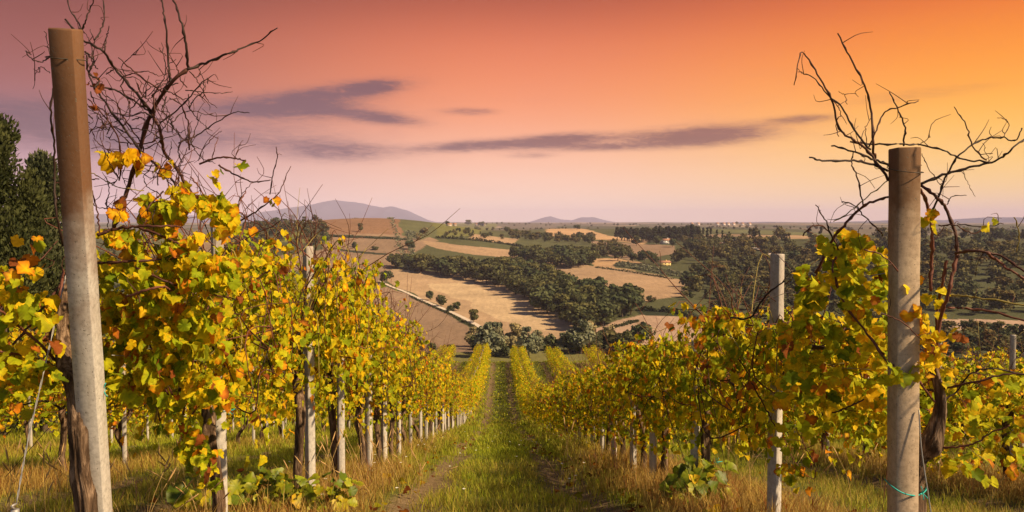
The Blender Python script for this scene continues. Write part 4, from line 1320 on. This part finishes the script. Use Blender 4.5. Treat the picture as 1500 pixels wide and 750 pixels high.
end_vine('sun', [(128, 750, 2.93), (119, 690, 2.92), (116, 640, 2.91), (114, 600, 2.91), (109, 565, 2.92), (99, 535, 2.95), (91, 500, 3.0), (92, 450, 3.05), (96, 400, 3.1)], 2.95, .031,
         left_canes, left_leaves, 'first grapevine, its gnarled trunk tied to the tall leaning end post', 5, ([0, .25, .5, .62, .70, .8, 1], [1.15, .95, .95, 1.25, 1.0, .6, .4]))

rc = lambda pts: [(1100 + x / 2, y / 2) for x, y in pts]
rb = lambda pts: [(1100 + x / 2, 375 + y / 2) for x, y in pts]
right_canes = [
    (rc([(255, 97), (295, 175), (330, 245), (352, 320), (358, 420), (364, 470)]), 2.95, 3.1, .0026, .005, 0),
    (rc([(127, 250), (135, 205), (150, 153), (190, 210), (235, 290), (262, 380), (300, 410), (340, 440), (404, 530)]), 2.9, 3.05, .0016, .0052, 0),
    (rc([(140, 210), (180, 225), (220, 270), (270, 320), (310, 390), (350, 440)]), 2.95, 3.05, .0016, .004, 2),
    (rc([(172, 460), (210, 470), (290, 470), (350, 480), (404, 500)]), 2.9, 3.05, .0028, .005, 2),
    (rc([(235, 425), (300, 445), (370, 470), (405, 485)]), 3.0, 3.08, .003, .005, 2),
    (rc([(490, 295), (430, 315), (390, 330), (365, 390), (345, 430)]), 2.95, 3.05, .002, .0032, 0),
    (rc([(405, 268), (430, 320), (450, 370), (446, 428)]), 3.0, 3.08, .002, .0035, 2),
    (rc([(290, 415), (360, 422), (430, 422), (500, 425), (560, 440), (620, 465), (700, 475)]), 3.1, 2.95, .0035, .003, 2),
    (rc([(495, 540), (570, 510), (650, 490), (720, 470), (760, 440), (810, 400)]), 3.05, 2.9, .0055, .0028, 2),
    (rc([(520, 640), (545, 590), (570, 520), (610, 455), (680, 408), (740, 405), (775, 412), (795, 375)]), 3.1, 2.9, .004, .002, 2),
    (rc([(595, 313), (630, 370), (650, 430), (690, 470)]), 2.9, 2.95, .0016, .003, 0),
    (rc([(498, 540), (540, 575), (570, 610), (600, 690), (605, 755)]), 3.05, 3.0, .006, .0055, 0),
    (rc([(190, 800), (240, 700), (270, 665), (310, 620), (350, 595), (405, 575)]), 3.2, 3.05, .006, .0045, 1),
    (rc([(498, 555), (520, 610), (530, 680), (530, 760), (525, 850)]), 3.05, 3.08, .006, .006, 1),
    (rc([(605, 655), (680, 665), (740, 655)]), 2.95, 2.9, .002, .0014, 2),
    (rc([(725, 345), (750, 350), (755, 370), (740, 403)]), 2.9, 2.92, .001, .0016, 0),
    (rc([(575, 600), (590, 575), (632, 572)]), 2.98, 2.95, .002, .0012, 2),
    (rc([(490, 425), (520, 405), (522, 390)]), 3.0, 3.0, .0014, .001, 0),
    (rc([(300, 445), (295, 480), (312, 520), (328, 600)]), 3.05, 3.1, .002, .003, 0),
    (rc([(255, 400), (250, 360), (262, 330), (240, 290)]), 3.02, 3.0, .0015, .0015, 0),
    (rc([(280, 305), (275, 280), (258, 268)]), 3.0, 3.0, .0012, .0012, 0),
    (rc([(340, 430), (335, 380), (350, 345)]), 3.05, 3.02, .0015, .001, 0),
    (rc([(240, 650), (290, 620), (350, 570), (400, 530)]), 3.15, 3.05, .002, .002, 3),
    (rc([(265, 590), (300, 600), (340, 640), (390, 690)]), 3.1, 3.1, .0022, .0025, 0),
    (rc([(500, 450), (525, 500), (560, 545)]), 3.02, 3.0, .0014, .0014, 0),
    (rc([(620, 500), (640, 545), (655, 575)]), 2.95, 2.95, .001, .0009, 0),
    (rc([(680, 420), (690, 450), (700, 480)]), 2.95, 2.9, .001, .001, 0),
    (rc([(770, 635), (785, 680), (780, 740)]), 2.95, 2.95, .002, .002, 3),
    (rc([(150, 690), (190, 660), (230, 680), (260, 740)]), 3.2, 3.2, .003, .003, 0),
    (rc([(190, 600), (220, 650), (240, 700)]), 3.2, 3.25, .002, .003, 2),
    (rc([(550, 660), (600, 660), (650, 685), (700, 660)]), 3.0, 2.95, .0025, .002, 0),
    (rb([(604, -10), (590, 60), (578, 110), (556, 180), (545, 260), (548, 340), (552, 420)]), 3.0, 3.1, .006, .007, 1),
    (rb([(575, 10), (560, 90), (548, 150), (540, 260)]), 3.02, 3.1, .005, .005, 1),
    (rb([(575, 150), (640, 155), (690, 160), (800, 187), (860, 196)]), 3.0, 2.8, .0045, .0032, 1),
    (rb([(560, 115), (620, 117), (680, 125), (800, 143), (860, 150)]), 3.0, 2.8, .0035, .0028, 3),
    (rb([(690, -12), (730, 20), (765, 45), (860, 100)]), 2.9, 2.75, .005, .0035, 1),
    (rb([(600, -8), (660, -14), (730, 0), (800, 45), (860, 75)]), 2.95, 2.75, .005, .0035, 0),
    (rb([(510, 392), (560, 390), (650, 370), (740, 348), (820, 345)]), 3.05, 2.85, .0045, .003, 0),
    (rb([(550, 430), (600, 400), (640, 350), (700, 330), (820, 350)]), 3.05, 2.9, .0035, .0025, 2),
    (rb([(545, 560), (600, 560), (660, 545), (700, 520), (760, 498)]), 3.05, 2.9, .004, .0022, 1),
    (rb([(620, 560), (660, 580), (700, 612)]), 3.0, 2.95, .0016, .001, 3),
    (rb([(330, -20), (400, 10), (490, 122)]), 3.0, 2.94, .0028, .002, 1),
    (rb([(380, 170), (440, 190), (500, 245)]), 2.95, 2.93, .0022, .0018, 1),
    (rb([(350, 240), (400, 310), (470, 340), (540, 430)]), 3.0, 3.05, .0035, .004, 1),
    (rb([(250, 0), (240, 40), (270, 130), (320, 200), (390, 290)]), 3.2, 3.05, .004, .004, 1),
    (rb([(-60, 180), (0, 180), (40, 120), (100, 70)]), 3.5, 3.4, .0045, .003, 2),
    (rb([(120, 320), (128, 280), (125, 230)]), 3.4, 3.4, .005, .004, 0),
    (rb([(0, 370), (40, 440), (70, 500)]), 3.5, 3.5, .003, .003, 0),
    (rb([(240, 460), (290, 440), (330, 420)]), 3.2, 3.1, .0035, .003, 0),
    (rb([(130, 500), (160, 560), (190, 620), (185, 660)]), 3.3, 3.3, .002, .0015, 1),
]
right_leaves = [
    (1330, 1356, 446, 470, 2.92, 3.0, 9, (0, 0, .2, .5, .25, .05, 0), .085), (1340, 1398, 480, 545, 2.9, 3.05, 26, (0, .05, .2, .4, .3, .03, .02), .085),
    (1350, 1380, 425, 500, 2.92, 3.1, 12, (.05, .2, .3, .3, .15, 0, 0), .09), (1404, 1416, 485, 498, 2.88, 2.92, 3, (0, 0, 0, 0, 0, .15, .85), .07),
    (1350, 1372, 308, 340, 2.98, 3.05, 6, (.2, .3, .3, .2, 0, 0, 0), .09), (1445, 1462, 315, 340, 2.9, 2.95, 2, (.2, .3, .3, .2, 0, 0, 0), .09),
    (1200, 1300, 340, 400, 3.1, 3.6, 60, W_SHADE, .10), (1172, 1300, 385, 470, 3.05, 3.7, 150, W_SHADE, .105), (1140, 1300, 460, 590, 3.05, 3.7, 230, W_SHADE, .105),
    (1290, 1345, 520, 600, 2.92, 3.1, 6, W_SHADE, .11), (1295, 1325, 530, 560, 2.88, 2.92, 5, (.3, .4, .3, 0, 0, 0, 0), .11), (1350, 1510, 540, 690, 3.0, 3.7, 95, W_SHADE, .095), (1320, 1345, 395, 420, 2.95, 3.0, 5, W_SHADE, .09),
    (1405, 1430, 665, 700, 2.7, 2.75, 2, (.2, .8, 0, 0, 0, 0, 0), .13), (1160, 1230, 590, 640, 3.3, 3.7, 22, W_SHADE, .10),
    (1240, 1300, 395, 430, 2.95, 3.05, 8, (.2, .4, .4, 0, 0, 0, 0), .11),
]
end_vine('shade', [(1338, 750, 3.08), (1334, 715, 3.08), (1338, 690, 3.07), (1344, 665, 3.07), (1362, 650, 3.05), (1374, 620, 3.04), (1378, 585, 3.03), (1370, 545, 3.05), (1360, 510, 3.06)], 3.05, .035,
         right_canes, right_leaves, 'first grapevine, its knotted trunk bent beside the upright end post', 9, ([0, .3, .5, .56, .62, .75, 1], [1.1, 1.0, 1.05, 1.2, .9, .5, .35]))


# twine ties, guy wire, ground anchor
def tie(pix, depth, label, knot):
    a = Acc(); c = catmull([P(x, y, d) for (x, y), d in zip(pix, depth)], 20)
    a.add(*tube(c, .0028, 6))
    k = P(*knot)
    for dx, dz in ((.012, .03), (-.010, .028), (.018, -.02), (.0, -.024)):
        a.add(*tube(catmull([k, k + np.array([dx * .6, -.01, dz * .6]), k + np.array([dx, -.008, dz])], 5), .0018, 5))
    return tag(ob('twine_tie', a.mesh('twine_tie', M_TIE, True)), label, 'twine', 'teal vine ties')
tie([(97, 604), (108, 606), (122, 600), (138, 588), (152, 574), (158, 566)], [3.02, 2.99, 2.97, 2.95, 2.95, 3.02], 'teal twine tying the gnarled trunk to the leaning end post', (152, 572, 2.94))
tie([(1296, 702), (1306, 712), (1322, 722), (1340, 726), (1352, 722), (1358, 716)], [3.06, 2.96, 2.94, 2.96, 2.99, 3.06], 'teal twine tying the knotted trunk to the upright end post', (1351, 722, 2.97))
tie([(312, 603), (322, 604), (335, 602), (344, 599)], [4.33, 4.31, 4.30, 4.36], "short teal twine on the second post of the leaning post's row", (336, 601, 4.3))
tie([(1040, 676), (1048, 677), (1058, 676)], [5.75, 5.68, 5.75], "tiny teal twine on a mid post of the upright post's row", (1050, 676, 5.68))

g0, g1 = P(99, 395, 2.9), P(24, 738, 2.62)
gw = catmull([g0, P(88, 440, 2.86), P(64, 545, 2.76), P(40, 650, 2.68), g1], 60)
a = Acc()
for ph in (0, math.pi):
    w = gw + .0018 * np.column_stack([np.cos(np.arange(60) * .9 + ph), np.sin(np.arange(60) * .9 + ph), np.zeros(60)])
    a.add(*tube(w, .0015, 6))
tag(ob('guy_wire', a.mesh('guy_wire', M_WIRE, True)), 'twisted steel guy wire slanting from the leaning post to its ground stake', 'wire')
ga = P(22, 746, 2.62)
st = np.array([ga, [ga[0], ga[1], float(gz(ga[0], ga[1])) - .2]])
a = Acc(); a.add(*tube(catmull([st[0], (st[0] + st[1]) / 2, st[1]], 6), .013, 10)); a.add(*tube(catmull([P(24, 738, 2.62), P(17, 742, 2.6), ga], 6), .004, 6))
tag(ob('ground_anchor', a.mesh('ground_anchor', M_WIRE, True)), 'short steel anchor stake at the bottom of the guy wire', 'stake')
a = Acc(); c = [P(1346, 600, 2.95), P(1350, 660, 2.93), P(1362, 740, 2.9), P(1368, 790, 2.88)]
a.add(*tube(catmull(c, 20), .0024, 6)); tag(ob('guy_wire', a.mesh('guy_wire', M_WIRE, True)), 'thin steel wire running down beside the upright end post', 'wire')
for (px, py, d, lab) in ((1326, 484 / 2, 2.94, 'dark binding wire round the head of the upright post'), (98, 77, 2.68, 'dark binding wire round the head of the leaning post')):
    c0 = P(px, py, 3.0 if px > 700 else 2.66); th = np.linspace(0, 6.5, 26)
    rr = .062
    a = Acc(); a.add(*tube(np.column_stack([c0[0] + rr * np.cos(th), c0[1] + rr * np.sin(th), c0[2] - .004 * th + .012 * np.sin(th)]), .0016, 5), col=(.05, .04, .03))
    tag(ob('binding_wire', a.mesh('binding_wire', M_CANE, True)), lab, 'wire')


# ------------------------------------------------------------------ near evergreens at the edge
def big_tree(px_c, py_top, py_bot, wpx, depth, label, seed, ca, cb):
    rs = np.random.RandomState(seed)
    top = P(px_c, py_top, depth); x, y = top[0], depth
    g = float(gz(x, y)); h = top[2] - g; w = wpx / F * depth
    root = thing('evergreen_tree', label, 'tree', (x, y, g), 0)
    c = []; r = []
    for k in range(60):
        t = (k + rs.rand()) / 60; z = h * (.10 + .86 * t)
        env = w * .5 * min(1.0, 1.3 * (1 - t) ** .62 + .06)
        a_ = rs.rand() * 6.28; q = env * rs.rand() ** .45 * .85
        c.append((q * math.cos(a_), q * math.sin(a_), z)); r.append(.35 + env * .24)
    c = np.array(c); r = np.array(r)
    n = 42000
    k = rs.randint(60, size=n); d = rs.normal(size=(n, 3)); d /= np.linalg.norm(d, axis=1)[:, None]
    p = c[k] + d * (r[k] * rs.rand(n) ** .5)[:, None] * np.array([1, 1, 1.25])
    ax = d * .6 + rs.normal(size=(n, 3)) * .4 + np.array([0, 0, .9]); ax /= np.linalg.norm(ax, axis=1)[:, None]
    b = np.cross(ax, rs.normal(size=(n, 3))); b /= np.linalg.norm(b, axis=1)[:, None]
    ln = .07 + .10 * rs.rand(n); wd = ln * .22
    v = np.stack([p, p + ax * (ln * .5)[:, None] + b * wd[:, None], p + ax * ln[:, None], p + ax * (ln * .5)[:, None] - b * wd[:, None]], 1).reshape(-1, 3)
    t = rs.rand(60)[k] * .6 + rs.rand(n) * .4
    col = np.repeat(np.asarray(ca) * (1 - t[:, None]) + np.asarray(cb) * t[:, None], 4, 0)
    ob('crown', mesh_np('crown', v, [np.arange(n * 4).reshape(-1, 4)], M_TREELEAF, col), root)
    a = Acc(); sp = catmull([(0, 0, -.4), (.1, 0, h * .3), (-.05, .1, h * .6), (0, 0, h * .9)], 14)
    a.add(*tube(sp, np.linspace(.2, .03, 14), 9))
    for i in range(0, 60, 3):
        s0 = np.array([0, 0, max(.4, c[i][2] - .8)]); a.add(*tube(catmull([s0, (s0 + c[i]) / 2, c[i]], 5), np.linspace(.05, .015, 5), 5))
    ob('trunk', a.mesh('trunk', M_WOOD, True), root)


big_tree(-12, 168, 400, 150, 21.0, 'tall dark evergreen standing behind the leaning post at the edge', 3, (.018, .026, .010), (.085, .09, .028))
big_tree(58, 226, 400, 86, 23.0, 'shorter greyish evergreen beside the tall dark one', 4, (.03, .038, .018), (.11, .115, .05))
big_tree(-70, 190, 400, 120, 26.0, 'dark evergreen half outside the scene edge', 6, (.018, .026, .010), (.075, .08, .028))


# ------------------------------------------------------------------ grass
def grass(name, y0, y1, xr, n, hs, ws, seed, label):
    rs = np.random.RandomState(seed)
    y = y0 + (y1 - y0) * rs.rand(n) ** 1.35
    x = (rs.rand(n) * 2 - 1) * np.minimum(xr, 2.2 + y * .70)
    lat = np.abs((x + 1.5) % 3.0 - 1.5)
    wob = .12 * smooth_noise(x * 2.1, y * 1.6, 17)
    l2 = lat + wob
    patch = smooth_noise(x * 1.1, y * .8, 23); patch2 = smooth_noise(x * 2.6, y * 2.2, 29)
    wheel = np.exp(-((l2 - .62) / .17) ** 2)
    keep = rs.rand(n) > wheel * (.92 - .5 * np.clip((y - 6) / 16, 0, 1)) * (.75 + .3 * (patch2 > -.3))
    tuft = smooth_noise(x * 7, y * 7, 41)
    keep &= rs.rand(n) < .55 + .45 * (tuft > -.1)
    x, y, l2, patch, patch2, tuft = [q[keep] for q in (x, y, l2, patch, patch2, tuft)]; n = len(x)
    z = gz(x, y) - .06 * np.exp(-((l2 - .62) / .16) ** 2) - .01
    near = np.clip((11 - y) / 4.5, 0, 1)
    dry = np.clip((l2 - .80) / .35, 0, 1) * np.clip(1.15 - y / 22, .25, 1) + .30 * patch + .62 * near * (patch2 > -.5)
    dry = np.clip(dry + .25 * rs.normal(size=n), 0, 1)[:, None]
    u = rs.rand(n, 1)
    greenc = np.array([.15, .215, .016]) * (1 - u) + np.array([.40, .42, .03]) * u
    dryc = np.array([.25, .15, .038]) * (1 - u) + np.array([.52, .37, .10]) * u
    rust = (rs.rand(n, 1) < .16) * dry
    dryc = dryc * (1 - rust) + np.array([.24, .09, .03]) * rust
    col = greenc * (1 - dry) + dryc * dry
    h = hs * (.35 + .8 * rs.rand(n)) * np.interp(l2, [0, .35, .6, .85, 1.2, 1.5], [.6, .55, .4, .75, 1.0, 1.1]) * (1 + .35 * tuft)
    h = np.clip(h, .02, 1)
    w = ws * (.6 + .8 * rs.rand(n)) * (1 + y / 16)
    th = rs.rand(n) * 6.28; le = (.15 + .55 * rs.rand(n)) * h
    ph = rs.rand(n) * 6.28
    dx, dy = np.cos(th) * w * .5, np.sin(th) * w * .5; lx, ly = np.cos(ph) * le, np.sin(ph) * le
    v = np.stack([np.stack([x - dx, y - dy, z], -1), np.stack([x + dx, y + dy, z], -1),
                  np.stack([x + dx * .7 + lx * .35, y + dy * .7 + ly * .35, z + h * .6], -1), np.stack([x - dx * .7 + lx * .35, y - dy * .7 + ly * .35, z + h * .6], -1),
                  np.stack([x + lx, y + ly, z + h], -1)], 1).reshape(-1, 3)
    i = (np.arange(n) * 5)[:, None]
    o = ob(name, mesh_np(name, v, [i + np.array([0, 1, 2, 3]), i + np.array([3, 2, 4])], M_GRASS, np.repeat(col, 5, 0)))
    o['label'] = label
    return kind(o, 'stuff')


grass('grass', 2.6, 13, 12, 230000, .17, .0042, 1, 'green and straw coloured grass between the nearest vines')
grass('grass', 12, 32, 18, 170000, .19, .009, 2, 'green grass on the middle of the slope between rows')
grass('grass', 30, 90, 40, 130000, .20, .018, 3, 'green grass at the far end of the vineyard')


# seed stalks, broad weeds and small white flowers near the camera
def weed(px, py, depth, n, size, label, seed):
    rs = np.random.RandomState(seed)
    p = P(px, py, depth); x, y = p[0], depth; g = float(gz(x, y))
    root = thing('weed_plant', label, 'weed', (x, y, g), 0, 'broad leaved weeds by the vines')
    k = n; a_ = rs.rand(k) * 6.28; r = .16 * rs.rand(k) ** .5; z = .04 + .22 * rs.rand(k)
    P_ = np.column_stack([r * np.cos(a_), r * np.sin(a_), z])
    cc, cm = leaf_colours(k, rs, (.6, .35, .05, 0, 0, 0, 0)); cc *= .8; cm *= .75
    v, f, c = leaf_batch(P_, np.column_stack([np.cos(a_) * .5, np.sin(a_) * .5 - .4, np.ones(k) * .8]) + rs.normal(size=(k, 3)) * .3, np.column_stack([np.cos(a_), np.sin(a_), -.2 * np.ones(k)]), size * (.6 + .6 * rs.rand(k)), cc, cm, rs, 0)
    ob('foliage', mesh_np('foliage', v, [f], M_WEED, c, True), root)
    a = Acc()
    for i in range(0, k, 2): a.add(*tube(catmull([(0, 0, -.02), P_[i] * np.array([.6, .6, .7]), P_[i]], 5), .0022, 4), col=(.14, .15, .03))
    ob('stem', a.mesh('stem', M_CANE, True), root)
for i, (px, d, n, s, lab) in enumerate(((375, 5.35, 46, .10, 'lush green weed between the second and third posts of the leaning post row'), (430, 5.2, 40, .09, 'low green weed in the dry grass by the third pale post'),
                                        (480, 5.15, 30, .085, 'small green weed nearest the path in the dry grass'), (300, 4.9, 34, .10, 'green weed at the foot of the second pale post'),
                                        (1035, 5.5, 40, .11, 'broad leaved green weed below the shaded row'), (1010, 5.3, 30, .10, 'small broad leaved weed nearest the path on the shaded side'))):
    weed(px, 745, d, n, s, lab, 60 + i)


def stalks(px0, px1, d0, d1, n, seed):
    rs = np.random.RandomState(seed); a = Acc()
    for _ in range(n):
        d = d0 + (d1 - d0) * rs.rand(); p = P(px0 + (px1 - px0) * rs.rand(), 745, d); g = float(gz(p[0], d))
        h = .22 + .3 * rs.rand(); l = rs.normal(size=2) * .10
        c = catmull([(p[0], d, g), (p[0] + l[0] * .3, d + l[1] * .3, g + h * .6), (p[0] + l[0], d + l[1], g + h)], 7)
        a.add(*tube(c, np.linspace(.0018, .001, 7), 4), col=(.40, .27, .10))
        e = c[-1]; dr = c[-1] - c[-2]; dr /= np.linalg.norm(dr)
        a.add(*tube(np.array([e - dr * .01, e + dr * .02, e + dr * .05, e + dr * .075]), np.array([.0015, .0045, .0038, .001]), 6), col=(.40, .25, .10))
    o = ob('seed_grass', a.mesh('seed_grass', M_CANE, True)); o['label'] = 'dry seeding grass stalks among the vines'; return kind(o, 'stuff')
stalks(-10, 320, 3.6, 6.2, 70, 31)
stalks(430, 620, 5.2, 9, 60, 32)
stalks(820, 1480, 5.2, 9, 90, 33)


def flowers():
    rs = np.random.RandomState(8); a = Acc()
    for _ in range(70):
        d = 5.5 + 14 * rs.rand(); x = (rs.rand() * 2 - 1) * 2.6; g = float(gz(x, d)); h = .06 + .12 * rs.rand()
        a.add(*tube(np.array([[x, d, g], [x + .005, d, g + h * .5], [x, d + .01, g + h]]), .0012, 4), col=(.12, .16, .03))
        for k in range(6):
            t = k / 6 * 6.28; o = np.array([x, d + .01, g + h]); e = np.array([math.cos(t), math.sin(t), .25]) * .011; s = np.array([-math.sin(t), math.cos(t), 0]) * .004
            a.add(np.array([o, o + e + s, o + e * 1.25, o + e - s]), [np.array([[0, 1, 2, 3]])], col=(.75, .73, .66))
    o = ob('wild_flowers', a.mesh('wild_flowers', M_CANE)); o['label'] = 'tiny white flowers dotted through the grass path'; kind(o, 'stuff')
flowers()


def litter():
    rs = np.random.RandomState(12); n = 1000
    y = 3.4 + 18 * rs.rand(n) ** 1.4; s = rs.choice([-1, 1], n); x = s * (HALF + rs.normal(size=n) * .55); z = gz(x, y) + .015 + .05 * rs.rand(n)
    cc, cm = leaf_colours(n, rs, (0, .03, .08, .2, .2, .2, .3)); cc *= .45; cm *= .45
    v, f, c = leaf_batch(np.column_stack([x, y, z]), np.column_stack([rs.normal(size=n) * .35, rs.normal(size=n) * .35, np.ones(n)]), rs.normal(size=(n, 3)), .06 * (.6 + .6 * rs.rand(n)), cc, cm, rs, 1)
    o = ob('fallen_leaves', mesh_np('fallen_leaves', v, [f], M_LEAF, c)); o['label'] = 'fallen vine leaves lying in the grass under the rows'; kind(o, 'stuff')
litter()


# ------------------------------------------------------------------ the evening air
def haze():
    v, f = box(-24000, 24000, -600, 24000, -75, 345)
    m, T, out = new_mat('evening_haze')
    pv = T.node('ShaderNodeVolumePrincipled')
    pv.inputs['Color'].default_value = (.74, .68, .96, 1); pv.inputs['Density'].default_value = 7e-5; pv.inputs['Anisotropy'].default_value = -.1
    T.l.new(pv.outputs[0], out.inputs['Volume'])
    o = ob('haze', mesh_np('haze', v, f, m)); kind(o, 'stuff'); o['label'] = 'thin lilac evening haze over the valley'
haze()
